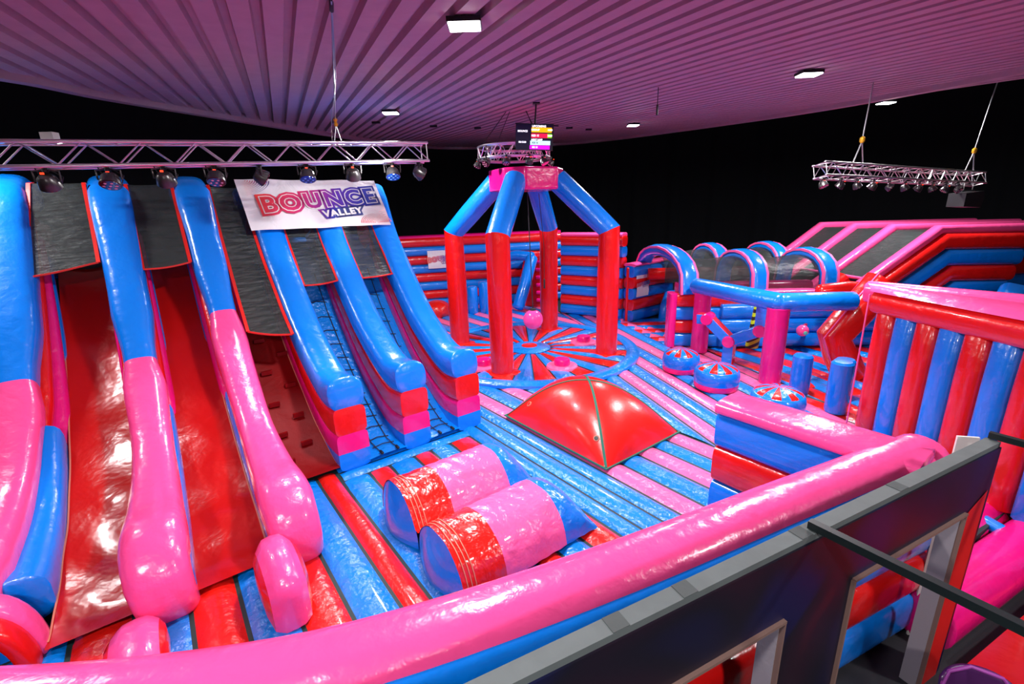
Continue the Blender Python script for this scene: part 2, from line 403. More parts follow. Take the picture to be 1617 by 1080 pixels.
# nf = 7.81 : pink path along the punch station
strip(7.81, 8.12, lambda n: -14.0, lambda n: -7.7, O0, ND, WD, P_, .05)
# striped pads behind the beam and beside the tunnels
d4 = V3(.4, -.917, 0); n4 = V3(.917, .4, 0)
for i in range(16):
    n0_ = 8.3+i*.46
    far = lambda n: (.4*n-12.6)/.917
    strip(n0_, n0_+.46, lambda n: max((8.14-.985*n)/.176, far(n)), lambda n: (.4*n-9.45)/.917, O0, n4, d4, R_ if i % 2 else B_, .05, 14, FZ, 8)
for i in range(7):
    n0_ = 13.0+i*.48
    strip(n0_, n0_+.48, lambda n: (7.35-.2325*n)/.973, lambda n: 6.6, O0, V3(0, 1, 0), V3(1, 0, 0), R_ if i % 2 else B_, .05, 8, FZ+.01, 8)
strip(9.1, 9.4, lambda n: 5.85, lambda n: 8.6, O0, V3(.06, 1, 0), V3(1, -.06, 0), P_, .05)
for i in range(6):
    n0_ = 8.14+i*.42
    strip(n0_, n0_+.42, lambda n: -9.05, lambda n: -3.0, O0, ND, WD, B_ if i % 2 else R_, .06)
flo = thing('bouncy_floor', 'striped pink, blue and red inflated floor mat filling the whole arena', 'bouncy floor', (3, 8, 0))
fl.build('tube_mat', [red_f, blue_f, pink_f, seam], flo)

# ================================================================== WRECKING BALL RING
RC = AB(8.16, 10.0); RC.z = FZ
ring = thing('round_bouncy_platform', 'round red and blue sunburst platform under the four-legged arch', 'bouncy platform', (RC.x, RC.y, FZ))
m = MB(); NW = 32
def ringfn(u, v):
    th = 2*PI*u; k = u*NW % 1; r = .6+2.12*v; h = .05*(1-abs(2*k-1)**3)*min(1, min(v, 1-v)/.04+.1)
    return (RC.x+r*math.cos(th), RC.y+r*math.sin(th), FZ+.03+h)
m.grid(ringfn, NW*6, 14, mif=lambda i, j: (i//6) % 2)
m.build('sunburst_pad', [red_f, blue_f], ring)
m = MB(); m.lathe((RC.x, RC.y, FZ), [(2.72, -.02), (2.73, .05), (2.8, .10), (2.9, .115), (3.0, .10), (3.07, .05), (3.08, -.02)], 96)
m.build('rim_tube', blue_f, ring)
m = MB(); m.lathe((RC.x, RC.y, FZ), [(.6, 0), (.6, .06), (.5, .10), (.38, .12), (.24, .12), (.23, .1)], 40, mi=0)
m.build('centre_pad', blue_f, ring)
m = MB(); m.lathe((RC.x, RC.y, FZ), [(.235, .08), (.22, .13), (.12, .145), (.02, .148)], 32); m.build('centre_disc', red_f, ring)
m = MB()
for i in range(NW):
    a = 2*PI*i/NW; e_ = V3(math.cos(a), math.sin(a), 0); q_ = V3(-math.sin(a), math.cos(a), 0); m.box(RC+e_*1.66+ZD*.04, 2.1, .016, .03, e_, q_)
m.build('seam_piping', seam, ring, False)
for i, (x, y) in enumerate([(2.11, 13.2), (1.24, 11.1), (-.75, 11.3)]):
    st = thing('stool_pad', ['pink round stool pad on sunburst platform, behind the right arch leg', 'pink round stool pad on sunburst platform, nearest the red dome', 'pink round stool pad on sunburst platform, behind the blue slide end'][i], 'stool', (x, y, FZ+.04), 0, 'pink stool pads on the round platform')
    m = MB(); m.lathe((x, y, FZ), [(.40, .05), (.38, .10), (.22, .12), (.19, .12)], 32); m.build('skirt', pink_f, st)
    m = MB(); m.lathe((x, y, FZ), [(.19, .08), (.20, .14), (.20, .24), (.18, .27), (.10, .28)], 32); m.build('cushion', mag, st)
# arch tower
tw = thing('wrecking_ball_tower', 'tall four-legged inflatable arch with red legs and blue slanting arms', 'inflatable arch', (RC.x, RC.y, FZ))
for d in (33, 123, 213, 303):
    th = math.radians(d)+ANG; dv = V3(math.cos(th), math.sin(th), 0); base = RC+dv*2.2
    cx = base.copy(); top = RC+dv*.84+V3(0, 0, 5.10-FZ)
    m = MB(); kn = V3(cx.x, cx.y, 3.82)
    lower = [V3(cx.x, cx.y, FZ+.02), V3(cx.x, cx.y, 1.5), V3(cx.x, cx.y, 2.6), kn]; 
    # mitred knee: build both halves as one bent tube and split by section
    P = [lower[0], lower[1], lower[2], kn, kn.lerp(top, .35), kn.lerp(top, .7), top]
    t1 = MB(); t1.tube(P, .285, 18, cap=0); N = 18
    low = MB(); low.add(t1.v[:4*N], [(a*N+j, (a+1)*N+j, (a+1)*N+(j+1) % N, a*N+(j+1) % N) for a in range(3) for j in range(N)])
    lo_ = low.build('leg', red, tw)
    m2 = MB(); m2.sweep([base+V3(0, 0, .0), base+V3(0, 0, .07)], [(x*1, y) for x, y in sup(.74, .74, 20, 5)], side=UD, up=VD, cap=.2); m2.build('foot_pad', red_f, lo_)
    hi = MB(); hi.add(t1.v[3*N:], [(a*N+j, (a+1)*N+j, (a+1)*N+(j+1) % N, a*N+(j+1) % N) for a in range(3) for j in range(N)]+[tuple(3*N+j for j in range(N))[::-1]])
    hi.build('arm', blue, tw)
# hub: pink box with bevelled corners
m = MB(); h1 = .62; z0, z1 = 4.86, 5.40
hp = []
for d in range(4):
    for e in (-17, 17):
        th = math.radians(33+90*d+e)+ANG; hp.append((RC.x+.98*math.cos(th), RC.y+.98*math.sin(th)))
m.prism(hp, z0, z1); hb = m.build('hub', mag, tw); 
bv = hb.modifiers.new('b', 'BEVEL'); bv.width = .05; bv.segments = 3
ball = thing('wrecking_ball', 'shiny pink ball hanging on a cord inside the tall arch', 'ball', (.62, 12.9, 1.1))
m = MB(); m.sphere((.62, 12.9, 1.38), .28, 32, 20); m.build('ball', pvc('smooth_pink', lin(255, 80, 165), bump=0, rough=.12), ball)
m = MB(); m.lathe((.62, 12.9, 1.64), [(.09, 0), (.08, .05), (.05, .07)], 16); m.build('cap', rope, ball)
m = MB(); m.tube([(.62, 12.9, 1.68), (.53, 12.92, 4.8)], .013, 8, cap=0); m.build('cord', rope, ball)
m = MB(); m.tube([(.85, 13.2, 4.8), (.98, 13.3, 3.4), (.98, 13.3, 2.45)], .009, 6, cap=0); m.tube([(.98, 13.3, 2.45), (.98, 13.3, 2.2)], .025, 8)
tag(m.build('pull_rope', rope), 'thin dark rope ending in a small toggle in front of the rear arch leg', 'rope')

# ================================================================== RED DOME
dm = thing('bouncy_dome', 'large red pillow-shaped dome with green webbing cross on striped floor', 'inflatable dome', tuple(AB(5.85, 5.5, FZ)))
def domez(u, v):
    q = lambda t: max(0, 1-abs(2*t-1)**2.1)
    return .86*(q(u)*q(v))**.62
def domefn(u, v): p = AB(4.92+1.92*u, 4.22+2.6*v); return (p.x, p.y, FZ+.01+domez(u, v))
m = MB(); m.grid(domefn, 44, 56); dsh = m.build('shell', pvc('dome_red', lin(235, 32, 24), bump=.3, bscale=2.2, bdist=.04, rough=.28), dm)
m = MB()
for q in (0, 1):
    pts = []
    for i in range(41):
        t = .01+.98*i/40; u, v = (t, t) if q == 0 else (t, 1-t)
        p = Vector(domefn(u, v)); pts.append(p+V3(0, 0, .004))
    m.sweep(pts, [(-.02, 0), (.02, 0), (.02, .008), (-.02, .008)], cap=0)
m.build('webbing', green, dm)
m = MB()
for cc in ((0, 0), (0, 1), (1, 1), (1, 0)): pass
per = [Vector(domefn(t, 0)) for t in (0, .5, 1)]+[Vector(domefn(1, t)) for t in (.5, 1)]+[Vector(domefn(t, 1)) for t in (.5, 0)]+[Vector(domefn(0, .5))]
m.sweep(per, [(-.018, 0), (.018, 0), (.018, .02), (-.018, .02)], up=ZD, closed=True); m.build('edge_webbing', green, dm)
for u, v, c in ((.10, .15, black), (.10, .80, hem)):
    p = Vector(domefn(u, v)); n = (Vector(domefn(u+.01, v))-p).cross(Vector(domefn(u, v+.01))-p).normalized()
    m = MB(); m.lathe(p, [(.05, .0), (.05, .012), (.036, .012)], 18, axis=n); e = m.build('eyelet', stitch, dm)
    m = MB(); m.lathe(p, [(.036, .0), (.036, .016), (.02, .017)], 18, axis=n); m.build('hole', c, e)

# ================================================================== SLIDES
TL = [(5.25, 1.22), (5.6, 1.38), (6.2, 1.38), (7, 1.5), (7.6, 1.75), (8.2, 2.2), (8.8, 2.8), (9.3, 3.4), (9.8, 4.1), (10.3, 5.0)]
SL = [(5.35, .53), (5.8, .59), (6.3, .70), (7, .88), (7.7, 1.18), (8.4, 1.62), (9, 2.08), (9.6, 2.6), (10.1, 3.05), (10.8, 3.7)]
TR = [(6.95, 1.98), (7.35, 1.95), (7.8, 2.1), (8.45, 2.5), (8.95, 2.95), (9.65, 3.7), (10.1, 4.3), (10.45, 5.05)]
def dense(tab, k=4):
    return [(p.x, p.y) for p in smooth_path([(a, b, 0) for a, b in tab], k)]
def seg(tab, lo, hi): return [q for q in tab if lo-1e-6 <= q[0] <= hi+1e-6]
dTL = dense(TL); dTR = dense(TR); dSL = dense(SL)
ls = thing('inflatable_slide', 'big red double slide with pink and blue dividers, leftmost in the arena', 'inflatable slide', tuple(AB(-.4, 7.5, 0)))
def la(a0, a1, b): return a0+(a1-a0)*(b-5.3)/5.0
for ci, (a0, a1, bsw) in enumerate([(-2.05, -1.58, 8.6), (-.56, -.36, 8.62), (.72, .78, 9.05)]):
    def wid(b):
        k = (b-5.25)
        base = interp([(5.2, .93), (5.5, .98), (5.9, .95), (6.3, .87), (6.8, .82), (7.4, .76), (bsw-.65, .78), (bsw-.3, .86), (bsw, .66), (bsw+.2, .68), (bsw+.55, .86), (bsw+.9, .84), (10.3, .95), (12, .95)], b)
        return base
    def hei(b): return interp([(5.2, .95), (5.6, 1.08), (6.2, 1.0), (bsw, .84), (bsw+.6, 1.0), (12, 1)], b)
    lowp = [AB(la(a0, a1, b), b, z-.27) for b, z in seg(dTL, 5.2, bsw)]
    bl = (lowp[-1].x*-UY+lowp[-1].y*UX)
    if bl < bsw-.03: lowp.append(AB(la(a0, a1, bsw), bsw, interp(dTL, bsw)-.27))
    e0 = 5.80 if ci == 0 else 5.2
    lowp = [p for p in lowp if (p.x*-UY+p.y*UX) > e0+.28]
    path = [AB(a0+.03, e0+.22, FZ+.01), AB(a0+.02, e0+.12, .62), AB(a0+.01, e0+.08, .78), AB(a0, e0+.10, .92), AB(a0, e0+.18, 1.03)]+lowp
    sc = [(.84, .75), (.86, .8), (.89, .86), (.92, .92), (.94, .96)]+[(wid(p.x*-UY+p.y*UX), hei(p.x*-UY+p.y*UX)) for p in path[5:]]
    m = MB(); m.sweep(path, sup(.6, .54, 30, 3.1), side=UD, scales=sc, cap=0); nf_ = len(m.f)
    top = m.build('divider', pink, ls, label='pink lower divider tube')
    hip = [AB(la(a0, a1, bsw), bsw, interp(dTL, bsw)-.27)]+[AB(la(a0, a1, b), b, z-.27) for b, z in seg(dTL, bsw+.03, 10.31)]+[AB(a1, 10.9, 4.9), AB(a1, 11.6, 4.85)]
    sc = [(wid(p.x*-UY+p.y*UX), hei(p.x*-UY+p.y*UX)) for p in hip]
    m = MB(); m.sweep(hip, sup(.6, .54, 30, 3.1), side=UD, scales=sc, cap=0); m.build('upper_tube', blue, top)
    # side tubes under the top one
    def band(off, h, w, lo, hi, mm, nm, sh=0, sc_=None):
        pts = []; ss = []
        for b, z in seg(dTL, lo, hi):
            zz = max(z-off, FZ+h*.4); pts.append(AB(la(a0, a1, b)+sh*(1-(b-5.3)/5), b, zz)); ss.append(interp(sc_, b) if sc_ else 1)
        pts += [AB(a1, 10.9, 4.9-off), AB(a1, 11.6, 4.85-off)] if hi > 10 else []; ss += [1, 1] if hi > 10 else []
        m = MB(); m.sweep(pts, sup(w, h, 18, 3.2), side=UD, up=ZD, scales=ss, cap=.3); m.build(nm, mm, top)
    sh_ = .30 if ci == 0 else 0
    taper = [(5.3, .9), (7, .75), (8.2, .9), (10.3, 1)]
    band(.60, .56, .56, 5.34 if ci else 5.95, 8.3, blue, 'side_tube', sh_, [(5.3, 1.0), (7, .95), (8.3, .95)])
    band(.58, .36, .54, 7.9, 10.4, red, 'side_tube', sh_*.4, [(7.9, .5), (8.6, .9), (10.4, 1)]); band(.90, .36, .60, 7.5, 10.4, mag, 'side_tube', sh_, [(7.5, .7), (8.3, 1), (10.4, 1)]); band(1.22, .44, .62, 7.6, 10.4, blue, 'side_tube', sh_)
# the sliding sheets
def sheet(aL0, aL1, aR0, aR1, mm, nm, lip, parent, tab=dSL, sag=.05, b1=11.2):
    def fn(u, v):
        b = lip+(b1-lip)*v; z = interp(tab, b) if b > 5.35 else .53
        k = (b-5.3)/5.0; a = (aL0+(aL1-aL0)*k)*(1-u)+(aR0+(aR1-aR0)*k)*u
        w = .02*math.sin(7*b+3*a)*math.sin(5*a) if v > .03 else 0
        return AB(a, b, max(z, .57)-sag*math.sin(PI*u)*min(1, v*4)+w)
    m = MB(); m.grid(fn, 10, 60); sh = m.build(nm, mm, parent)
    for uu in (.02, .98):
        m = MB(); m.sweep([Vector(fn(uu, j/60))+V3(0, 0, .006) for j in range(1, 46)], [(-.008, 0), (.008, 0), (.008, .006), (-.008, .006)], side=UD, cap=0); m.build('stitching', stitch, sh)
    return sh
sheet(-1.50, -1.3, -.84, -.6, red_s, 'slide_bed', 5.42, ls); sheet(-.34, -.15, .46, .52, red_s, 'slide_bed', 5.36, ls)
# climbing lane between third and fourth divider
SC = [(6.95, .54), (7.4, .68), (7.9, .95), (8.5, 1.4), (9.1, 1.95), (9.7, 2.55), (10.4, 3.3), (11.0, 3.9)]
cl = sheet(.85, .95, 1.82, 1.62, pvc('dark_red_climb', lin(128, 4, 6), bump=.3, rough=.5, coat=0, spec=.2), 'climbing_bed', 6.9, ls, dense(SC), .03)
for i in range(11):
    b = 7.35+.25*i; a = 1.1+.32*(i % 2)+.02*i; z = interp(SC, b)
    m = MB(); m.box(AB(a, b, z+.035), .17, .05, .07, UD, VD); hd = m.build('foothold', pvc('dark_red_climb', RED), cl)
def trimbox(pts, parent, mm=hem, w=.05):
    m = MB(); m.sweep(pts, [(-w/2, -.012), (w/2, -.012), (w/2, .012), (-w/2, .012)], up=None, cap=0); m.build('hem', mm, parent, False)
def cover(aL, aR, bL, bR, tL, tR, parent, lift=-.06, b1=10.42):
    """black net between two dividers from the crest down to bL / bR"""
    def fn(u, v):
        b = (bL+(b1-bL)*v)*(1-u)+(bR+(b1-bR)*v)*u; z = interp(tL, b)*(1-u)+interp(tR, b)*u
        k = (b-5.3)/5.0; a = (aL[0]+(aL[1]-aL[0])*k)*(1-u)+(aR[0]+(aR[1]-aR[0])*k)*u
        return AB(a, b, z+lift-.015*math.sin(PI*u)+.012*math.sin(9*b+4*a))
    m = MB(); m.grid(fn, 10, 24); c = m.build('net_cover', net, parent)
    trimbox([Vector(fn(0, j/16)) for j in range(17)], c); trimbox([Vector(fn(1, j/16)) for j in range(17)], c); trimbox([Vector(fn(i/8, 0)) for i in range(9)], c)
    return c
cover((-2.63, -1.27), (-.84, -.64), 9.52, 9.6, dTL, dTL, ls, 0); cover((-.3, -.12), (.46, .50), 9.5, 9.54, dTL, dTL, ls, 0)
cover((1.0, 1.04), (1.78, 1.58), 8.62, 8.42, dTL, dTR, ls, -.02)
m = MB(); m.prism([tuple(AB(a, b).xy) for a, b in [(-1.9, 10.9), (1.5, 10.9), (1.5, 12.0), (-1.9, 12.0)]], .1, 3.9); m.build('tower_core', blackp, ls)
# right, blue climbing slide with three dividers
rs = thing('inflatable_slide', 'blue-topped inflatable slide with three dividers under the white banner', 'inflatable slide', tuple(AB(3, 8.6, 0)))
def ra(a0, a1, b): return a0+(a1-a0)*(b-6.95)/3.5
RCOL = [(1.98, 1.86), (3.08, 2.98), (4.14, 4.14)]
for a0, a1 in RCOL:
    pts = [AB(ra(a0, a1, b), b, z-.25) for b, z in dTR]+[AB(a1, 11.0, 4.8), AB(a1, 11.8, 4.8)]
    sc = [(.98+.06*math.exp(-((b-7.15)/.4)**2), 1.0+.12*math.exp(-((b-7.1)/.35)**2)) for b, z in dTR]+[1, 1]
    m = MB(); m.sweep(pts, sup(.54, .5, 26, 2.7), side=UD, scales=sc, cap=.35); top = m.build('divider', blue, rs)
    for off, h, mm in ((.68, .46, red), (1.10, .44, mag), (1.46, .40, blue)):
        pts = [AB(ra(a0, a1, b), max(b-.06, 6.88), z-off) for b, z in dTR]+[AB(a1, 11.0, 4.8-off)]
        if off > 1.4: pts = [V3(p.x, p.y, max(p.z, FZ+.17)) for p in pts]
        m = MB(); m.sweep(pts, sup(.5, h, 26, 5.5), side=UD, up=ZD, cap=.05); m.build('side_tube', mm, top)
SR = [(6.6, .54), (7.3, .58), (7.8, .85), (8.45, 1.3), (8.95, 1.75), (9.65, 2.5), (10.3, 3.4), (11.2, 4.0)]
for (x0, x1), (y0, y1) in (((2.2, 2.1), (2.86, 2.76)), ((3.3, 3.2), (3.92, 3.92))):
    def fn(u, v):
        b = 6.85+4.27*v; return AB((x0+(x1-x0)*v)*(1-u)+(y0+(y1-y0)*v)*u, b, interp(SR, b)+.02*math.sin(PI*u))
    m = MB(); m.grid(fn, 8, 50); bed = m.build('climbing_bed', blue_f, rs)
    m = MB()
    for q in (.3, .72):
        m.tube([Vector(fn(q, j/40))+V3(0, 0, .02+.01*(j % 2)) for j in range(1, 32)], .008, 6, cap=0)
    for j in range(14):
        v = .06+.052*j; m.tube([Vector(fn(.22, v))+V3(0, 0, .02), Vector(fn(.5, v+.004))+V3(0, 0, .03), Vector(fn(.8, v))+V3(0, 0, .02)], .008, 6, cap=0)
    m.build('rope_ladder', rope, bed)
    m = MB()
    for q in (.3, .72):
        p = Vector(fn(q, .012))+V3(0, 0, .04); m.tube([p, p-VD*.09], .025, 8)
    m.build('buckle', black, bed)
m = MB(); m.prism([tuple(AB(a, b).xy) for a, b in [(1.8, 11.2), (4.3, 11.2), (4.3, 12.0), (1.8, 12.0)]], .1, 3.9); m.build('tower_core', blackp, rs)
cover((2.2, 2.12), (2.86, 2.74), 9.2, 9.22, dTR, dTR, rs, -.04, 10.4); cover((3.3, 3.22), (3.92, 3.9), 9.2, 9.24, dTR, dTR, rs, -.04, 10.4)
# banner over the three dividers
bn = thing('banner', 'white banner with red to blue lettering draped over the blue slide top', 'banner', tuple(AB(3.0, 10.2, 4.6)))
B0 = (9.93, 4.06); B1 = (10.50, 4.98); BA0, BA1 = 1.52, 4.2
def bfn(u, v):
    b = B0[0]+(B1[0]-B0[0])*v; z = B0[1]+(B1[1]-B0[1])*v
    w = .012*math.sin(11*u+6*v)+.01*math.sin(23*u-9*v)
    return AB(BA0+(BA1-BA0)*u-.05*v, b, z)+(VD*-.85+ZD*.53)*(w*.8+.215)
m = MB(); m.grid(bfn, 50, 18); m.build('sheet', white, bn)
bx = UD; by = (AB(0, B1[0], B1[1])-AB(0, B0[0], B0[1])).normalized()
BMc = AB((BA0+BA1)/2+.05, (B0[0]+B1[0])/2, (B0[1]+B1[1])/2)+bx.cross(by)*.236
BM = frame(BMc, bx, by); logo(bn, BM, 1.8)
# corner line ornaments
def contour(cx, cy, r0_, r1_, n, a0, a1, mm, fl=.25):
    m = MB()
    for i in range(n):
        r = r0_+(r1_-r0_)*i/(n-1); pts = []
        for j in range(15):
            t = a0+(a1-a0)*j/14; rr = r*(1+fl*math.sin(2.2*t+1)*.5); pts.append(BM @ V3(cx+rr*math.cos(t), cy+rr*.8*math.sin(t), .004))
        m.sweep(pts, [(-.008, 0), (.008, 0), (.008, .002), (-.008, .002)], side=None, up=bx.cross(by), cap=0)
    m.build('line_ornament', mm, bn)
contour(-1.32, .50, .05, .42, 11, -PI/2+.04, -.04, logo_grad, .2); contour(.98, -.50, .04, .30, 9, .05, PI-.05, mat('pale_red_ink', lin(232, 100, 110), .5), .15); contour(1.33, -.50, .05, .40, 7, PI/2+.25, PI-.95, mat('pale_red_ink', RED), .1)

# ================================================================== DRAPED ROLLS
rolls = thing('crawl_over_rolls', 'pair of rolls under a crumpled red, pink and blue cover in front of blue slide', 'inflatable obstacle', tuple(AB(2.8, 4.4, FZ)))
def rollz(b):
    z = 0
    for c in (4.98, 3.92):
        t = (b-c)/.53
        if abs(t) < 1: z = max(z, (.64 if c > 4.5 else .57)*math.sqrt(max(0, 1-abs(t)**2.2)))
    return max(z, .26 if 3.9 < b < 5.0 else .02)
def rfn(u, v):
    b = 3.38+2.14*v; a = 1.86+1.95*u
    taper = 1-.92*max(0, (u-.74)/.26)**2.2
    aa = a-.12*rollz(b)*0; z = rollz(b)*taper
    return AB(aa, b+(.0), FZ+.02+z+.006*math.sin(31*a+17*b))
m = MB(); m.grid(rfn, 40, 64, mif=lambda i, j: 0 if i < 11 else (1 if i < 29 else 2)); m.build('cover', [red_c, pink_c, blue_c], rolls)
for c in (4.98, 3.92):
    pts = [AB(1.86+.03+.02*i, c, FZ+.02) for i in range(2)]
    m = MB(); vs = []; 
    def efn(u, v):
        t = PI*u; r = .5*(1-v)+.001; return AB(1.87-.14*math.sin(v*PI/2), c+math.cos(t)*r*1.04, FZ+.02+(.63 if c > 4.5 else .56)*math.sin(t)**.85*(1-v))
    m.grid(efn, 20, 6); m.build('end_cap', blue, rolls)
for uu in (.03, .055, .08):
    m = MB(); m.sweep([Vector(rfn(uu, j/60))+V3(0, 0, .006) for j in range(61)], [(-.005, 0), (.005, 0), (.005, .005), (-.005, .005)], side=UD, cap=0); m.build('stitching', stitch, rolls)

# ================================================================== LOAVES and HOOP at the left front
def loaf(a, b, w, d, h, label, rot=0, lean=0):
    """slab with a rounded top: pink band, red faces"""
    p0 = AB(a, b, FZ); t = thing('upright_loaf', label, 'inflatable obstacle', tuple(p0), 0, 'pink and red upright loaves')
    ax = UD*math.cos(rot)+VD*math.sin(rot); ay = ax.cross(ZD)*-1
    out = [(-w/2, 0), (-w/2, h*.55)]+[(-w/2*math.cos(q), h*.62+.38*h*math.sin(q)) for q in [PI*i/12 for i in range(1, 12)]]+[(w/2, h*.55), (w/2, 0)]
    n = len(out); m = MB()
    rr = [(-d/2, .86), (-d/2+.05, .97), (-d/4, 1.03), (0, 1.05), (d/4, 1.03), (d/2-.05, .97), (d/2, .86)]
    vs = [p0+ax*(x*k)+ZD*(z*(k if z > .1 else 1))+ay*y for y, k in rr for x, z in out]
    fs = [(i*n+j, i*n+j+1, (i+1)*n+j+1, (i+1)*n+j) for i in range(len(rr)-1) for j in range(n-1)]
    m.add(vs, fs, 0); m.build('band', pink, t)
    for s_ in (-1, 1):
        m = MB(); rings = [(.86, d/2), (.6, d/2+.04), (.25, d/2+.055)]
        vs = [p0+ax*(x*k)+ZD*(.45*h*(1-k)+z*k if k < .86 else z*(k if z > .1 else 1))+ay*(s_*y) for k, y in rings for x, z in out]
        fs = [(i*n+j, i*n+j+1, (i+1)*n+j+1, (i+1)*n+j) for i in range(2) for j in range(n-1)]+[tuple(2*n+j for j in range(n))]
        m.add(vs, fs); m.build('face', red, t)
loaf(.44, 4.72, .92, .34, .62, 'pink-banded red loaf standing right of the middle slide end', PI/2)
loaf(-.78, 4.66, .80, .36, .34, 'low pink-banded red loaf peeping over the front tube between the slides', PI/2)
hp = thing('crawl_hoop', 'red hoop with blue inside standing at the bottom left corner', 'inflatable hoop', tuple(AB(-1.95, 5.2, FZ)))
def hoop_pts(r, h, n=18): return [(r*math.cos(PI*i/n), h*math.sin(PI*i/n)) for i in range(n+1)]
hc = V3(-4.74, 3.2, FZ); hx = UD; hy = VD
m = MB(); m.sweep([hc+hx*x+ZD*z for x, z in hoop_pts(.27, .56)], sup(.30, .15, 16, 3), side=hy, cap=.1); m.build('ring', red, hp)
m = MB(); m.sweep([hc+hx*x+ZD*z+hy*.20 for x, z in hoop_pts(.31, .63)], sup(.30, .15, 16, 3), side=hy, cap=.1); m.build('outer_band', pink, hp)
m = MB(); m.grid(lambda u, v: hc+hx*(.22*math.cos(PI*u)*(1-max(0, v-.75)*3.9))+ZD*(.49*math.sin(PI*u)*(1-max(0, v-.75)*3.9))+hy*(-.05+.30*min(v, .75)), 16, 8); m.build('lining', blue, hp)

# ================================================================== TUBE WALL behind the timber screen
def wall_stack(t, pts, z0, z1, rows, w, cap=.15, top=None, ex=3.2):
    """rows: materials from the bottom up; last may be a wider cap tube"""
    n = len(rows); h = (z1-z0)/n
    for i, mm in enumerate(rows):
        zc = z0+h*(i+.5); m = MB(); m.sweep([V3(x, y, zc) for x, y in pts], sup(w, h*1.04, 18, ex), up=ZD, cap=cap); m.build('air_tube', mm, t)
fwp = [(-7.5, 2.1), (-5.0, 1.9), (-3.0, 1.82), (-1.6, 1.92), (-.62, 2.16), (.73, 2.68), (2.13, 3.30), (3.33, 3.82), (4.1, 4.15)]
fpath = smooth_path([(x, y, 0) for x, y in fwp], 5)
fwt = thing('inflatable_wall', 'long curved pink-topped inflatable wall running across the foreground', 'inflatable wall', (0, 2.4, 0))
for z0_, z1_, mm in ((.03, .5, blue), (.5, .97, red), (.97, 1.5, blue), (1.5, 1.985, blue)):
    m = MB(); m.sweep([V3(p.x+.034, p.y-.07, (z0_+z1_)/2) for p in fpath], sup(.42, (z1_-z0_)*1.02, 22, 4), up=ZD, cap=.15); m.build('air_tube', mm, fwt)
m = MB(); m.sweep([V3(p.x-.010, p.y+.022, 1.87) for p in fpath], sup(.51, .46, 26, 2.2), up=ZD, cap=.6); m.build('top_tube', pink, fwt)
swt = thing('inflatable_wall', 'short pink-topped wall of blue and red tubes left of the tall striped wall', 'inflatable wall', (3.2, 4.7, 0))
sp = [(2.68, 5.38), (3.26, 4.6), (3.84, 3.84)]
wall_stack(swt, sp, FZ, 1.94, [blue, red, blue], .50, .1, ex=4.5)
m = MB(); m.sweep([V3(x, y, 1.995) for x, y in sp], sup(.60, .19, 20, 3), up=ZD, cap=.2); m.build('top_tube', pink, swt)

# ================================================================== TALL STRIPED WALL right
sw = thing('inflatable_wall', 'tall block of upright red and blue tubes with pink top, at the right', 'inflatable wall', (6.3, 5.5, 0))
A0 = V3(5.86, 7.42, 0); A1 = V3(6.28, 3.4, 0); ad = (A1-A0).normalized(); an = V3(-ad.y, ad.x, 0)  # an points to +x
L = (A1-A0).length; n = 12; wv = .345
for i in range(n):
    c = A0+ad*(wv*(i+.5))+an*.25; mm = red if i % 2 == 0 else blue
    m = MB(); m.sweep([c+ZD*z for z in (FZ, 1.2, 2.0, 2.62)], sup(wv*1.03, .40, 18, 2.8), side=ad, up=an, scales=[1, 1, 1, (.98, .9)], cap=.3)
    m.build('upright_tube', mm, sw)
m = MB(); m.sweep([A0+an*.22+ZD*2.78, A0.lerp(A1, .5)+an*.22+ZD*2.78, A1+an*.22+ZD*2.78], sup(.5, .40, 22, 2.6), up=ZD, cap=.1); m.build('header_tube', red, sw)
def capfn(u, v):
    p = (A0+V3(-.02, .02, 0)).lerp(A1, v).lerp(V3(6.02, 7.85, 0).lerp(V3(7.9, 4.75, 0), v), u); return (p.x, p.y, 2.95+.10*math.sin(PI*u)**.6)
m = MB(); m.grid(capfn, 10, 20); m.build('top_cap', pink, sw)
m = MB(); m.sweep([V3(6.0, 7.7, 2.9), V3(6.95, 6.1, 2.92), V3(7.85, 4.75, 2.95)], sup(.3, .35, 16, 2.4), up=ZD, cap=.3); m.build('rear_tube', pink, sw)
m = MB(); m.prism([(6.1, 7.4), (6.2, 7.6), (7.8, 4.8), (6.8, 3.6), (6.6, 3.7)], FZ, 2.9); m.build('core', red, sw)
m = MB(); m.tube([A0+V3(-.02, .02, z) for z in (FZ, 1.7, 2.9)], .012, 8); m.build('corner_piping', pinkhem, sw)
m = MB(); m.sweep([A0+an*.0-an*.2+ad*1.5+ZD*.42, A0.lerp(A1, .78)-an*.2+ZD*.42], sup(.16, .16, 14), up=ZD, cap=.2); tag(m.build('floor_tube', blue), 'narrow blue tube at the foot of the tall striped wall, right edge', 'inflatable tube')
# low pink rolls and red mat on the near side
def TPx(s_, n_, z): return V3(-.55, 1.27, z)+V3(.905, .4255, 0)*s_+V3(-.4255, .905, 0)*n_
for i, (n_, w_, z_) in enumerate([(.76, .48, .27), (.26, .52, .28)]):
    m = MB(); m.sweep([TPx(5.25, n_, z_), TPx(6.2, n_, z_), TPx(8.0, n_, z_)], sup(w_, z_*2-.02, 24, 2.3), up=ZD, cap=.3)
    tag(m.build('floor_roll', mag), ['magenta floor roll against the tall striped wall, seen past the screen end', 'wide magenta floor roll between the black bar and red mat'][i], 'inflatable roll', 'magenta floor rolls')
rm = thing('red_mat', 'glossy red mat on the floor in the bottom right corner', 'mat', tuple(TPx(6.8, -1.0, 0)))
m = MB(); m.box(TPx(6.8, -1.0, .12), 3.5, 1.7, .2, V3(.905, .4255, 0), V3(-.4255, .905, 0)); m.build('pad', red_s, rm)
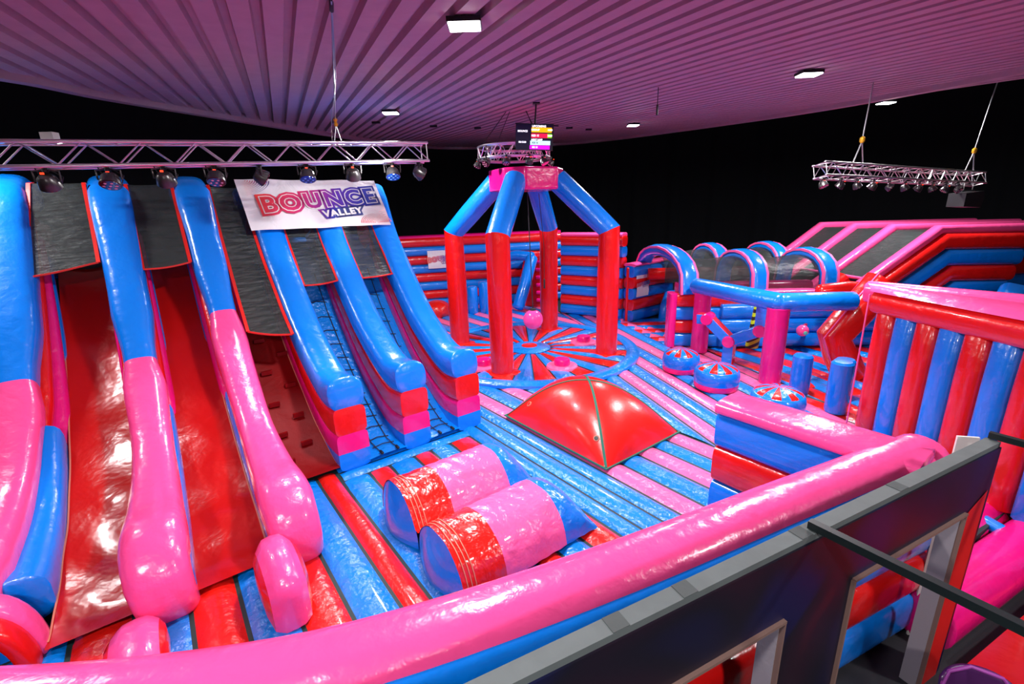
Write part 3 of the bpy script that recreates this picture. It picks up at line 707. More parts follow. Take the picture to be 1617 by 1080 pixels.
m = MB(); m.box(TPx(6.6, -1.0, .226), .5, 1.7, .01, V3(.905, .4255, 0), V3(-.4255, .905, 0)); m.build('panel', pvc('red_panel', lin(240, 50, 45)), rm)
ch = thing('chair', 'purple moulded chair back at the bottom edge beside red mat', 'chair', (3.42, 2.62, 0), math.radians(-12))
m = MB()
def cbf(u, v): x = (u-.5)*.46; return V3(x, .10*(1-(2*u-1)**2)-.05+.12*v*.5, .42+.50*v-.04*(2*u-1)**4*v)
m.grid(cbf, 14, 10); bk = m.build('backrest', mat('purple_plastic', lin(80, 28, 92), .4, coat=.3), ch, local=True)
md = bk.modifiers.new('s', 'SOLIDIFY'); md.thickness = .025
m = MB(); m.tube([cbf(0, .3), cbf(0, .9), cbf(.12, 1), cbf(.5, 1), cbf(.88, 1), cbf(1, .9), cbf(1, .3)], .014, 8); m.build('rim', mat('purple_trim', lin(150, 60, 150), .4), bk, local=True)
m = MB(); m.box((0, -.2, .43), .44, .42, .03); m.build('seat', MATS['purple_plastic'], ch, local=True)
for sx in (-.18, .18):
    for sy in (-.36, 0): m = MB(); m.tube([(sx, sy, .0), (sx, sy, .43)], .013, 8, cap=0); m.build('leg', black, ch, local=True)

# ================================================================== TIMBER SCREEN with doorways
TP = V3(-.55, 1.27, 0); TD = V3(.905, .4255, 0).normalized(); TN = V3(-TD.y, TD.x, 0)   # TN towards the inflatables
def tp(s, n, z): return TP+TD*s+TN*n+ZD*z
Ltot = (V3(3.99, 3.42, 0)-TP).dot(TD)
scr = thing('entrance_screen', 'dark printed partition with doorways and a timber top rail in the foreground', 'partition', tuple(TP+TD*2.5))
s0 = -2.2; D1 = (.86, 2.41); D2 = (3.12, 4.65); DH = 1.9
m = MB()
def pane(a, b, z0, z1): m.box(tp((a+b)/2, .015, (z0+z1)/2), b-a, .03, z1-z0, TD, TN)
pane(s0, D1[0], 0, 2.4); pane(D1[0], D1[1], DH, 2.4); pane(D1[1], D2[0], 0, 2.4); pane(D2[0], D2[1], DH, 2.4); pane(D2[1], Ltot, 0, 2.4)
def print_mat():
    mm = bpy.data.materials.new('printed_gradient_board'); mm.use_nodes = True; nt = mm.node_tree; b = nt.nodes['Principled BSDF']; b.inputs['Roughness'].default_value = .42
    tc = nt.nodes.new('ShaderNodeTexCoord'); n = nt.nodes.new('ShaderNodeTexNoise'); n.inputs['Scale'].default_value = .75; n.inputs['Detail'].default_value = 1; n.inputs['Distortion'].default_value = .8
    cr = nt.nodes.new('ShaderNodeValToRGB'); nt.links.new(tc.outputs['Object'], n.inputs['Vector']); nt.links.new(n.outputs['Fac'], cr.inputs[0]); nt.links.new(cr.outputs[0], b.inputs['Base Color'])
    e = cr.color_ramp.elements; e[0].position = .36; e[0].color = lin(6, 12, 60); e[1].position = .68; e[1].color = lin(84, 8, 26)
    for p, c in ((.46, lin(14, 10, 28)), (.58, lin(34, 8, 28))): q = e.new(p); q.color = c
    return mm
m.build('board', print_mat(), scr, False)
m = MB(); m.box(tp((s0+Ltot)/2, .06, 2.42), Ltot-s0, .095, .045, TD, TN); rail = m.build('top_rail', timber, scr, False)
for s_ in (1.15, 1.6, 2.55, 3.6):
    m = MB(); m.box(tp(s_, .06, 2.4445), .10, .093, .004, TD, TN); m.build('splice_plate', mat('darker_timber', lin(66, 72, 72), .7, bump=.3), rail, False)
m = MB(); m.box(tp(Ltot-.02, .06, 1.2), .045, .095, 2.4, TD, TN); m.build('end_stud', ply, scr, False)
for a, b in (D1, D2):
    m = MB(); m.box(tp(b+.0, .075, DH/2), .02, .125, DH, TD, TN); m.build('jamb', jamb, scr, False, label='pale right-hand doorway jamb')
    m = MB(); m.box(tp(a, .0, DH/2), .02, .05, DH, TD, TN); m.box(tp((a+b)/2, .0, DH), b-a, .05, .02, TD, TN); m.box(tp(b, 0, DH/2), .012, .04, DH, TD, TN); m.build('door_trim', ply, scr, False)
# red corner print right of the second doorway
m = MB(); pz = [(D2[1]+.03, 0), (Ltot-.05, 0), (Ltot-.05, 2.02), (D2[1]+.03, 1.88)]
m.add([tp(s_, -.004, z) for s_, z in pz], [(0, 1, 2, 3)]); m.build('red_print', mat('red_print_ink', lin(205, 22, 20), .5), scr, False)
for i, (q, ln) in enumerate([((1.83, 2.42), 3.0), ((3.98, 3.46), 3.0)]):
    c = V3(q[0], q[1], 2.475); dd = V3(.545, -.838, 0)
    m = MB(); m.box(c+dd*(ln/2-.04), ln, .05, .05, dd, V3(.838, .545, 0))
    tag(m.build('steel_bar', mat('black_painted_steel', lin(14, 26, 28), .45, coat=.2), None, False), ['black square steel bar crossing the doorway from the middle of the timber rail', 'black square steel bar from the far end of the timber rail'][i], 'steel bar', 'black bars bracing the screen')
m = MB(); m.box(V3(4.12, 3.80, 1.145), .17, .02, 2.29, V3(.97, -.24, 0), V3(.24, .97, 0)); tag(m.build('white_sign_panel', whitep, None, False), 'small white panel just behind the far end of the timber rail', 'panel')

# ================================================================== PODS, BOLLARDS
def wedge(i, j): return (j//3) % 2
for i, (x, y, r, lab) in enumerate([(4.10, 10.75, .42, 'round red and blue topped hop pod farthest back, by the pink post'), (4.47, 9.6, .46, 'round red and blue topped hop pod in the middle of the row'), (5.0, 8.15, .46, 'round hop pod half hidden behind the short pink-topped wall')]):
    t = thing('hop_pod', lab, 'inflatable pod', (x, y, FZ), .3*i, 'round hop pods')
    m = MB(); m.lathe((x, y, FZ), [(r*.96, 0), (r, .04), (r, .12), (r*.99, .13)], 36); m.build('base_band', mag, t)
    m = MB(); m.lathe((x, y, FZ), [(r*.99, .12), (r*1.03, .2), (r*1.03, .3), (r*.98, .4), (r*.9, .43)], 36); m.build('body', blue, t)
    m = MB(); m.lathe((x, y, FZ), [(r*.92, .42), (r*.85, .46), (r*.6, .51), (r*.3, .54), (r*.02, .55)], 48, mif=wedge); m.build('top', [red_f, blue_f], t)
for i, (x, y, h, lab) in enumerate([(6.0, 9.1, .86, 'blue upright bollard left of the others'), (6.13, 8.15, 1.02, 'blue bollard beside the edge of tall striped wall'), (6.70, 8.85, .82, 'blue bollard farthest back, partly hidden by its neighbour')]):
    m = MB(); m.lathe((x, y, FZ), [(.17, 0), (.185, .05), (.19, h*.5), (.185, h-.05), (.15, h-.01), (.05, h)], 28)
    tag(m.build('bollard', blue), lab, 'inflatable bollard', 'blue bollards')

# ================================================================== BEAM, POSTS, CROSS FIGURE
bm_ = thing('punch_beam', 'blue overhead beam on two magenta posts', 'inflatable beam', (5.6, 10.6, FZ))
p1 = V3(5.12, 12.2, 0); p2 = V3(5.74, 9.75, 0); p3 = V3(7.3, 9.75, 0)
m = MB(); m.tube([p1+V3(-.15, .1, 2.3), p1.lerp(p2, .5)+ZD*2.3, p2+ZD*2.32], .205, 20, cap=.6); b_ = m.build('beam', blue, bm_)
m = MB(); m.tube([p2+ZD*2.32, p2.lerp(p3, .5)+ZD*2.31, p3+ZD*2.3], .205, 20, cap=.3); m.build('beam', blue, bm_)
m = MB(); m.tube([p1+ZD*(FZ+.01), p1+ZD*1.4, p1+ZD*2.22], .22, 18, cap=0); m.build('post', mag, bm_)
m = MB(); m.tube([p2+ZD*(FZ+.01), p2+ZD*1.2, p2+ZD*2.2], .225, 18, cap=0); m.build('post', mag, bm_)
yf = thing('branching_obstacle', 'branching blue and red figure with magenta joints hanging from blue beam', 'inflatable obstacle', (5.48, 11.1, FZ))
Yx = V3(.77, -.64, 0); y0 = V3(5.42, 11.1, 0)
J0 = y0+ZD*1.10; J1 = J0+Yx*.66+ZD*.36; J2 = J0-Yx*.56+ZD*.50
def limb(a, b, nm='limb'):
    t = (b-a).normalized(); yv = V3(.64, .77, 0); sd = yv.cross(t).normalized()
    m = MB(); m.box((a+b)/2, (b-a).length, .3, .25, t, yv, sd, 0)
    m.m = [0, 1, 0, 0, 0, 0]   # red on the right-hand side, blue elsewhere
    o = m.build(nm, [blue, red], yf, False); bv = o.modifiers.new('b', 'BEVEL'); bv.width = .02; bv.segments = 2
limb(y0+ZD*FZ, J0, 'stem'); limb(J0, J1); limb(J0, J2); limb(J1, J1+ZD*.85); limb(J2, J2-Yx*.25-ZD*.02)
for j in (J0, J1, J2):
    m = MB(); m.lathe(j-V3(.64, .77, 0)*.20, [(.13, 0), (.15, .04), (.15, .36), (.13, .40)], 20, axis=(.64, .77, 0)); m.build('joint', mag, yf)
# striped warning panel
wp = MB(); wm = bpy.data.materials.new('black_yellow_chevrons'); wm.use_nodes = True; nt = wm.node_tree; b = nt.nodes['Principled BSDF']
tc = nt.nodes.new('ShaderNodeTexCoord'); mp = nt.nodes.new('ShaderNodeMapping'); mp.inputs['Rotation'].default_value = (0, math.radians(-62), 0); wvn = nt.nodes.new('ShaderNodeTexWave'); wvn.inputs['Scale'].default_value = 2.0; cr = nt.nodes.new('ShaderNodeValToRGB')
cr.color_ramp.interpolation = 'CONSTANT'; cr.color_ramp.elements[0].color = (.01, .01, .01, 1); cr.color_ramp.elements[1].position = .5; cr.color_ramp.elements[1].color = lin(190, 215, 20)
nt.links.new(tc.outputs['Object'], mp.inputs[0]); nt.links.new(mp.outputs[0], wvn.inputs[0]); nt.links.new(wvn.outputs['Fac'], cr.inputs[0]); nt.links.new(cr.outputs[0], b.inputs['Base Color'])
c = V3(6.10, 11.3, 0); m = MB(); m.sweep([c+V3(-.02, 0, .85), c+V3(.05, 0, 1.4), c+V3(.12, 0, 2.05)], sup(.30, .2, 16, 3), side=V3(1, -.2, 0), up=V3(.2, 1, 0), cap=.2)
tag(m.build('striped_pillar', wm), 'yellow and black striped pad behind the front magenta post', 'inflatable pad')
# red elbow obstacle
el = thing('red_elbow', 'thick red elbow tube with magenta edges left of the tall striped wall', 'inflatable obstacle', (7.2, 9.8, FZ))
E = [V3(8.15, 10.1, 2.62), V3(7.65, 10.0, 2.05), V3(7.18, 9.95, 1.48), V3(7.42, 9.98, 1.0), V3(7.72, 10.0, FZ)]
EN = [V3(-.7, 0, .7), V3(-.7, 0, .7), V3(-1, 0, 0), V3(-.85, 0, -.4), V3(-.85, 0, -.4)]
m = MB(); m.sweep(E, sup(.60, .66, 22, 2.8), side=V3(0, 1, 0), scales=[1, 1, 1.0, 1, 1], cap=.2); m.build('elbow', red, el)
m = MB(); m.tube([q+w_*.335-V3(0, .16, 0) for q, w_ in zip(E, EN)], .015, 8); m.build('piping', pinkhem, el)
m = MB(); m.tube([V3(7.7, 11.4, 2.22), V3(8.3, 11.3, 2.3), V3(9.2, 11.1, 2.2)], .17, 16, cap=.6); m.build('crossbar', red, el)
for i, (x, y, z, r) in enumerate([(7.62, 11.75, 1.12, .15), (6.05, 10.6, 1.72, .13)]):
    t = thing('punch_ball', ['pink punch ball with pale spot in front of the blue back wall', 'pink punch ball peeping out behind the front magenta post'][i], 'ball', (x, y, z), 0, 'pink punch balls')
    m = MB(); m.sphere((x, y, z), r, 20, 12); m.build('ball', pink, t)
    m = MB(); m.lathe(V3(x-.01, y-r*.96, z-.03), [(.05, 0), (.05, .02), (.02, .03)], 14, axis=(-.1, -1, 0)); m.build('cap', mat('mint_plastic', lin(90, 200, 180), .4), t)
    m = MB(); m.tube([(x+r*.6, y+.15, z), (x+.5, y+.6, z+.1)], .05, 10); m.build('arm', red, t)

# ================================================================== BACK WALLS
def shade(i): return [red, blue][i % 2]
f1 = thing('inflatable_wall', 'long back wall of stacked red and blue tubes behind the arch', 'inflatable wall', (-1, 19.4, 0))
wall_stack(f1, [(-6.8, 18.6), (-3.15, 19.7), (.0, 20.2), (2.2, 20.6)], FZ, 3.40, [blue, red, blue, red, blue, red, blue, red], .5)
m = MB(); m.sweep([V3(-6.8, 18.7, 3.42), V3(-3.15, 19.8, 3.42), V3(2.2, 20.7, 3.42)], sup(.5, .16, 16, 2.4), up=ZD, cap=.1); m.build('top_tube', mag, f1)
f2 = thing('inflatable_wall', 'back wall of stacked tubes right of the rear arch leg', 'inflatable wall', (3, 17, 0))
wall_stack(f2, [(2.05, 17.75), (3.25, 16.9), (4.0, 16.35)], FZ, 3.42, [blue, red, blue, red, blue, red, blue, red], .5)
m = MB(); m.sweep([V3(2.05, 17.8, 3.44), V3(4.0, 16.4, 3.44)], sup(.5, .18, 16, 2.4), up=ZD, cap=.1); m.build('top_tube', pink, f2)
m = MB(); m.tube([(4.05, 15.98, z) for z in (FZ, 1.4, 2.35)], .05, 8); m.build('lacing', red, f2)
f3 = thing('inflatable_wall', 'low blue and red tube wall carrying a small white sign, left of tunnels', 'inflatable wall', (4.8, 16, 0))
wall_stack(f3, [(4.1, 15.95), (4.9, 16.55), (5.9, 17.3)], FZ, 2.42, [blue, red, blue, red, blue], .45)
m = MB(); m.sweep([V3(4.1, 15.97, 2.45), V3(5.9, 17.32, 2.5)], sup(.5, .14, 16, 2.4), up=ZD, cap=.1); m.build('top_tube', pink, f3)
m = MB(); m.sweep([V3(5.6, 16.2, .5), V3(5.65, 16.25, .95), V3(5.9, 16.6, 1.35)], sup(.7, .35, 16, 2.4), side=V3(1, .1, 0), cap=.4); m.build('ramp', blue, f3)
# white signs on the walls
def sign(nm, lab, c, x, w, h, n_out):
    t = thing(nm, lab, 'sign', tuple(c)); M = frame(c, x, (0, 0, 1)); m = MB()
    m.grid(lambda u, v: M @ V3((u-.5)*w, (v-.5)*h, .02*math.sin(6*v)), 8, 8); m.build('sheet', white, t); logo(t, M @ Matrix.Translation((0, 0, .025)), w*.82)
sign('wall_sign', 'small white sign with lettering on the long back wall, left of the arch', V3(-2.78, 19.42, 2.52), V3(.97, .25, 0), 1.15, .72, None)
sign('wall_sign', 'small white sign with lettering on the low wall right of the arch', V3(4.60, 16.05, 1.78), V3(.8, .6, 0), .66, .85, None)
# corner climber between the back walls
cc = thing('corner_climber', 'red and blue wedge with magenta steps behind the rear arch leg', 'inflatable climber', (1.2, 19.2, FZ))
m = MB(); m.tube([(.9, 18.9, 2.5), (.55, 18.4, 1.4), (.3, 18.1, .7)], .24, 16, cap=.5); m.build('guard_tube', blue, cc)
m = MB(); m.tube([(-.4, 19.4, 2.45), (.3, 19.3, 2.6), (.9, 18.95, 2.55)], .2, 16, cap=.5); m.build('guard_tube', blue, cc)
m = MB(); m.add([V3(.2, 19.4, FZ), V3(1.9, 18.6, FZ), V3(1.9, 19.9, FZ), V3(.9, 20, FZ), V3(.6, 19.6, 2.4), V3(1.5, 19.0, 2.6), V3(1.9, 19.9, 2.6), V3(.9, 20, 2.6)],
    [(0, 1, 5, 4), (1, 2, 6, 5), (4, 5, 6, 7), (0, 4, 7, 3)]); m.build('wedge', red, cc, False)
for i in range(6):
    z = .8+.3*i; m = MB(); m.sweep([V3(1.1, 18.85+.1*i*.8, z), V3(1.75, 18.6+.1*i*.8, z)], sup(.2, .15, 12), up=ZD, cap=.3); m.build('step', mag, cc)
rp = thing('upright_tubes', 'two blue upright tubes in front of the long back wall', 'inflatable tube', (-1.2, 18.2, FZ))
for x, y, h in ((-1.5, 18.2, 1.0), (-1.05, 18.3, 1.15), (-.6, 18.7, 1.2)): m = MB(); m.tube([(x, y, FZ), (x, y, FZ+h)], .21, 16, cap=.3); m.build('tube', blue, rp)
m = MB(); m.sphere((-2.9, 17.9, FZ+.22), .55, 24, 14, .7); tag(m.build('crumpled_mound', red_c), 'crumpled red mound on the floor by the long back wall, left of the arch', 'inflatable mound')

# ================================================================== TUNNEL STATION
st = thing('tunnel_base', 'long blue and red tube wall carrying the net tunnels', 'inflatable wall', (7, 12.6, 0))
bwp = [(4.6, 12.95), (5.6, 12.75), (8.6, 12.55), (10.5, 12.4)]
wall_stack(st, bwp, FZ, 2.02, [blue, red, blue, red], .5, .1, ex=4)
m = MB(); m.sweep([V3(4.54, 12.9, z) for z in (FZ, 1.2, 2.02)], sup(.22, .5, 16, 4), side=V3(1, -.1, 0), up=V3(.1, 1, 0), cap=.1); m.build('end_cheek', mag, st)
for x0_, x1_, rr in ((5.75, 10.0, ((.75, blue), (1.15, blue), (1.55, blue))),):
    for z, mm in rr: m = MB(); m.sweep([V3(x0_, 12.42, z), V3(x1_, 12.12, z)], sup(.3, .4, 16), up=ZD, cap=.3); m.build('bumper_tube', mm, st)
m = MB(); m.sweep([V3(4.8, 12.85, 2.05), V3(10.4, 12.3, 2.05)], sup(.5, .1, 16, 3), up=ZD, cap=.1); m.build('top_tube', pink, st)
def arch(t, foot, dv, span, h, r, mm=blue, edges=True, z=2.0):
    dv = Vector(dv).normalized(); n = 10; f_ = Vector(foot)
    def P(k, k2=1): th = PI*k/n; return V3(f_.x, f_.y, 0)+dv*(span/2-span/2*math.cos(th)*k2)+ZD*(z+h*math.sin(th)**.6*k2)
    pts = [P(k) for k in range(n+1)]; ax = dv.cross(ZD)
    m = MB(); m.sweep(pts, sup(r*2.2, r*1.7, 16, 3), side=ax, cap=.2); a_ = m.build('hoop', mm, t)
    if edges:
        for s_ in (-1, 1):
            m = MB(); m.sweep([p+ax*(s_*r*1.05)+(p-(V3(f_.x, f_.y, z)+dv*span/2)).normalized()*r*.5 for p in pts], [(-.03, -.03), (.03, -.03), (.03, .03), (-.03, .03)], side=ax, cap=0); m.build('piping', pinkhem, a_)
    return pts
def tunnel(lab, feet, dv, span, h, r, z=2.0):
    """hoops stand on every foot but the first, where the net is sewn to the big end hoop"""
    t = thing('net_tunnel', lab, 'inflatable tunnel', tuple(V3(*feet[0], z)), 0, 'net tunnels')
    def pts_at(f_): return [V3(f_[0], f_[1], 0)+dv*(span/2-span/2*math.cos(PI*k/10))+ZD*(z+h*math.sin(PI*k/10)**.7) for k in range(11)]
    H = [pts_at(feet[0])]+[arch(t, V3(x, y, 0), dv, span, h, r, z=z) for x, y in feet[1:]]
    for A, B in zip(H, H[1:]):
        n = len(A)-1
        def fn(u, v):
            k = v*n; i = min(int(k), n-1); q = k-i
            a = A[i].lerp(A[i+1], q); b = B[i].lerp(B[i+1], q); p = a.lerp(b, .04+.92*u)
            sag = .13*math.sin(PI*u)*math.sin(PI*v)+.02*math.sin(17*u+9*v)*math.sin(PI*v); return p-ZD*sag
        m = MB(); m.grid(fn, 24, 36); m.build('net_cover', net2, t)
    return t
Wd = V3(-.055, 1, 0)
eh = thing('end_hoop', 'big blue hoop arching over both net tunnels at their left end', 'inflatable hoop', (4.92, 12.75, 2.0))
arch(eh, V3(4.92, 12.75, 0), Wd, 3.75, 1.05, .21)
t1 = tunnel('nearer net tunnel with blue hoops and pink edges above the tube wall', [(4.95, 12.8), (6.80, 12.65), (8.62, 12.5)], Wd, 1.95, .96, .19)
m = MB(); m.sweep([V3(4.9, 13.6, 2.05), V3(8.6, 13.3, 2.05)], sup(.5, .3, 14, 3), up=ZD, cap=.1); m.build('inner_tube', mag, t1)
m = MB(); m.sweep([V3(4.8, 16.2, 2.1), V3(8.6, 16.0, 2.1)], sup(.4, .4, 14, 3), up=ZD, cap=.1); m.build('inner_tube', red, t1)
tunnel('farther net tunnel with blue hoops behind the nearer one', [(4.85, 14.75), (6.78, 14.8), (8.62, 14.7)], Wd, 1.95, 1.0, .18)
# ================================================================== BIG RIGHT STRUCTURE
bs = thing('inflatable_slide', 'wide pink-framed slide with net panels at the far right', 'inflatable slide', (11, 13, 0))
slope = [V3(7.9, 0, .9), V3(11.35, 0, 3.62)]
TOPX = 11.3; tops = []
for i in range(4):
    oy = 12.5+1.3*i; ox = -.18*i
    tp_ = V3(TOPX+ox, oy, 3.55); bt = V3(9.0+ox, oy, 1.75); lo = V3(7.4+ox, oy, FZ)
    m = MB(); m.sweep([lo, bt, tp_, V3(17+ox, oy+.5, 3.5)], sup(.34, .24, 14, 3), side=V3(0, 1, 0), cap=.1); m.build('frame_tube', pink, bs); tops.append((lo, bt, tp_, V3(17+ox, oy+.5, 3.5)))
for A, B in zip(tops, tops[1:]):
    def fn(u, v):
        k = v*2; i = min(int(k), 1); q = k-i; q = .3+.7*q if i == 0 else q; p = A[i+1].lerp(A[i+2], q); r_ = B[i+1].lerp(B[i+2], q); return p.lerp(r_, u)-ZD*(.03+.05*math.sin(PI*u))
    m = MB(); m.grid(fn, 8, 20); m.build('net_cover', net, bs)
m = MB(); m.sweep([tops[0][1].lerp(tops[0][2], .3), tops[3][1].lerp(tops[3][2], .3)], sup(.08, .08, 8), side=V3(1, 0, 0), cap=0); m.build('hem', pinkhem, bs)
for j, mm in enumerate([red, blue, red, blue]):
    off = .30+.42*j; m = MB()
    a = V3(TOPX+.08+.16*j, 12.42, 3.55-off); m.sweep([a-V3(3.0, 0, 2.35), a, V3(13.75-.1*j, 12.62, 3.50-off)], sup(.42, .44, 18, 2.8), up=ZD, cap=.1); m.build('side_tube', mm, bs)
for j, (mm, z) in enumerate([(red, 1.3), (blue, 1.0), (red, .7)]):
    m = MB(); m.sweep([V3(7.8, 13.2+.2*j, z-.3), V3(9.5, 13.2+.2*j, z+.95)], sup(.5, .36, 14), side=V3(0, 1, 0), cap=.1); m.build('inner_tube', mm, bs)
rr = thing('inflatable_wall', 'distant blue and red tubes at the far right edge of the arena', 'inflatable wall', (16, 15, 0))
wall_stack(rr, [(14.2, 14.2), (18, 14.8)], FZ, 3.0, [blue, red, blue, red, blue], .5)
m = MB(); m.sweep([V3(14.2, 14.2, 3.0), V3(18, 14.8, 3.0)], sup(.5, .14, 14), up=ZD, cap=.1); m.build('top_tube', mag, rr)
m = MB(); m.tube([(12.2, 11.2, 1.6), (12.5, 11.4, 2.0), (13.6, 11.2, 1.7), (14.2, 10.4, 1.2)], .3, 16, cap=.6); tag(m.build('entry_roll', blue), 'fat blue roll at the right edge below the pink-framed slide', 'inflatable roll')

# ================================================================== CEILING LAMPS
lampglow = mat('lamp_glass', (1, .98, 1, 1), .3, emit=25)
for i, (x, y) in enumerate(LAMPS_SEEN+LAMPS_UNSEEN):
    z = ceil_z(x, y); lab = ['large bright flood lamp near the top centre of the roof', 'small bright flood lamp above the banner side of the truss', 'small bright flood lamp far back right of the arch', 'bright flood lamp above the right truss', 'small flood lamp at the roof edge against the dark drape'][i] if i < 5 else 'white flood lamp on the roof, outside the view, %s' % ['over the left slides', 'over the entrance', 'behind the gallery', 'over the tall striped wall'][i-5]
    t = thing('flood_lamp', lab, 'ceiling lamp', (x, y, z), 0, 'roof flood lamps')
    m = MB(); m.box((x, y, z-.045), .36, .28, .05); m.build('housing', black, t, False)
    m = MB(); m.box((x, y, z-.075), .33, .25, .02); m.build('glass', lampglow, t, False)
    m = MB(); m.box((x, y, z-.01), .05, .24, .03); m.build('bracket', black, t, False)
for i, (x, y) in enumerate([(-3.6, 14.2), (-2.2, 15.6), (-.9, 16.5), (2.2, 17.4), (3.0, 18.2)]):
    m = MB(); m.box((x, y, ceil_z(x, y)-.03), .22, .09, .05); tag(m.build('ceiling_vent', black, None, False), 'small dark slot fitting flush on the far roof, %s of its row' % ['first from the left', 'second from the left', 'third from the left', 'second from the right', 'last on the right'][i], 'fitting', 'dark roof fittings')
# ================================================================== STAGE LAMPS
led_dark = mat('magenta_lens', lin(60, 6, 30), .15, coat=1); led_blue = mat('blue_lens', lin(10, 50, 170), .15, coat=1)
led_dot = mat('led_dot', lin(225, 150, 175), .2); led_dotb = mat('led_dot_blue', lin(110, 170, 255), .2); ind = mat('red_indicator', lin(255, 60, 30), .3, emit=2)
def par(nm, lab, lens, dot, tilt):
    t = thing(nm, lab, 'stage lamp')
    m = MB(); m.tube([(-.11, 0, -.12), (-.115, 0, -.02), (0, 0, -.005), (.115, 0, -.02), (.11, 0, -.12)], .010, 6); y_ = m.build('yoke', chrome, t, local=True)
    m = MB(); m.lathe((0, 0, -.03), [(.03, 0), (.03, .05), (.02, .06)], 10); m.build('clamp', black, t, local=True)
    ax = V3(0, -math.sin(tilt), -math.cos(tilt)); c = V3(0, 0, -.13)
    m = MB(); m.lathe(c-ax*.07, [(.06, 0), (.085, .03), (.10, .10), (.105, .13)], 20, axis=ax); bd = m.build('body', chrome, t, local=True)
    m = MB(); m.lathe(c+ax*.062, [(.098, 0), (.096, .008), (.04, .010)], 20, axis=ax); ln = m.build('lens', lens, t, local=True)
    e1 = V3(1, 0, 0); e2 = ax.cross(e1)
    for k in range(7):
        m = MB(); o_ = V3(0, 0, 0) if k == 6 else e1*(.06*math.cos(PI*k/3))+e2*(.06*math.sin(PI*k/3)); m.lathe(c+ax*.074+o_, [(.016, 0), (.012, .004)], 8, axis=ax); m.build('led', dot, ln, local=True)
    m = MB(); m.box(c-ax*.06+V3(0, -.05, .03), .03, .02, .02); m.build('indicator', ind, bd, local=True)
    m = MB(); m.tube([(.05, .03, -.02), (.13, .02, -.08), (.07, .05, -.2), (-.06, .04, -.1), (-.1, .03, .02)], .006, 6); m.build('cable', black, t, local=True)
    return t
protos = []
def par_at(kind, loc, rz, lab, grp, sc=1.0):
    spec_ = {0: (led_dark, led_dot, .5), 1: (led_blue, led_dotb, .4), 2: (led_dark, led_dot, -.6), 3: (led_dark, led_dot, 1.0)}
    key = kind
    for k_, o_ in protos:
        if k_ == key: c = copy_tree(o_); break
    else:
        c = par('stage_lamp', lab, *spec_[kind]); protos.append((kind, c))
    c.location = loc; c.rotation_euler = (0, 0, rz); c.scale = (sc, sc, sc); c['label'] = lab; c['group'] = grp; c['category'] = 'stage lamp'; return c
# ================================================================== TRUSSES
def truss(lab, A, B, s, nb, rch=.024, roll=0.0):
    A, B = Vector(A), Vector(B); t = thing('lighting_truss', lab, 'truss', tuple((A+B)/2)); d = (B-A).normalized(); n = d.cross(ZD).normalized(); u = n.cross(d)
    cr_, sr = math.cos(roll), math.sin(roll); n2 = n*cr_+u*sr; u2 = u*cr_-n*sr; K = {}
    for i in (-1, 1):
        for j in (-1, 1):
            o_ = n2*(i*s/2)+u2*(j*s/2); K[i, j] = o_; m = MB(); m.tube([A+o_, B+o_], rch, 12, cap=.1); m.build('chord', alu, t)
    L = (B-A).length; st_ = L/nb
    for (p, q) in (((-1, -1), (-1, 1)), ((1, -1), (1, 1)), ((-1, 1), (1, 1)), ((-1, -1), (1, -1))):
        m = MB()
        for k in range(nb):
            a, b = (p, q) if k % 2 == 0 else (q, p); m.tube([A+d*(st_*k)+K[a], A+d*(st_*(k+1))+K[b]], rch*.42, 8, cap=0)
        m.tube([A+d*.03+K[p], A+d*.03+K[q]], rch*.42, 8, cap=0); m.tube([B-d*.03+K[p], B-d*.03+K[q]], rch*.42, 8, cap=0)
        m.build('bracing', alu, t)
    return t
TA = V3(-7.4, 5.55, 5.19); TB = V3(-1.43, 8.9, 5.42)
tl = truss('long silver truss with lamps above the left slides', TA, TB, .29, 22)
m = MB(); cpt = TA.lerp(TB, .784); m.tube([cpt+V3(0, 0, .5), cpt+V3(.0, -.3, 1.2)], .008, 6, cap=0)
hk = thing('hoist_cable', 'cable and chain hoist holding the long left truss', 'cable', tuple(cpt+ZD*.3))
m = MB(); m.tube([cpt+V3(-.07, .0, .12), cpt+V3(0, 0, .42)], .008, 6, cap=0); m.tube([cpt+V3(.07, .0, .12), cpt+V3(0, 0, .42)], .008, 6, cap=0); m.build('sling', steelrope, hk)
m = MB(); m.lathe(cpt+ZD*.40, [(.02, 0), (.035, .03), (.02, .07), (.035, .1), (.01, .13)], 12); m.build('shackle', gold, hk)
HX, HY = -1.59, 5.08; HZ = ceil_z(HX, HY); top_ = V3(HX, HY, HZ); m = MB(); m.tube([cpt+ZD*.5, top_], .009, 6, cap=0); m.tube(smooth_path([cpt+V3(-.1, 0, .1), cpt+V3(-.06, 0, .5), (cpt+ZD*.5).lerp(top_, .5)+V3(.015, 0, -.03), top_], 6), .006, 6, cap=0); m.build('cable', steelrope, hk)
m = MB(); m.tube([V3(HX, HY, HZ+.02), V3(HX, HY, HZ).lerp(cpt+ZD*.5, .05)], .022, 8); m.build('roof_shackle', black, hk)
pos = [(.25, 2), (.342, 0), (.432, 2), (.522, 0), (.608, 3), (.706, 1), (.81, 2), (.908, 1), (.978, 3)]
names = ['above the leftmost net', 'above the second blue divider', 'above the second net', 'above the third net', 'above the banner left corner', 'above the banner middle', 'above the banner right part', 'second from the truss end', 'at the truss end']
for (fr, kd), nm in zip(pos, names):
    p = TA.lerp(TB, fr)
    par_at([0, 1, 2, 3][kd], p-ZD*.17, .35 if kd != 3 else 2.2, 'small stage lamp under the left truss, '+nm, 'stage lamps on the left truss', 1.2)
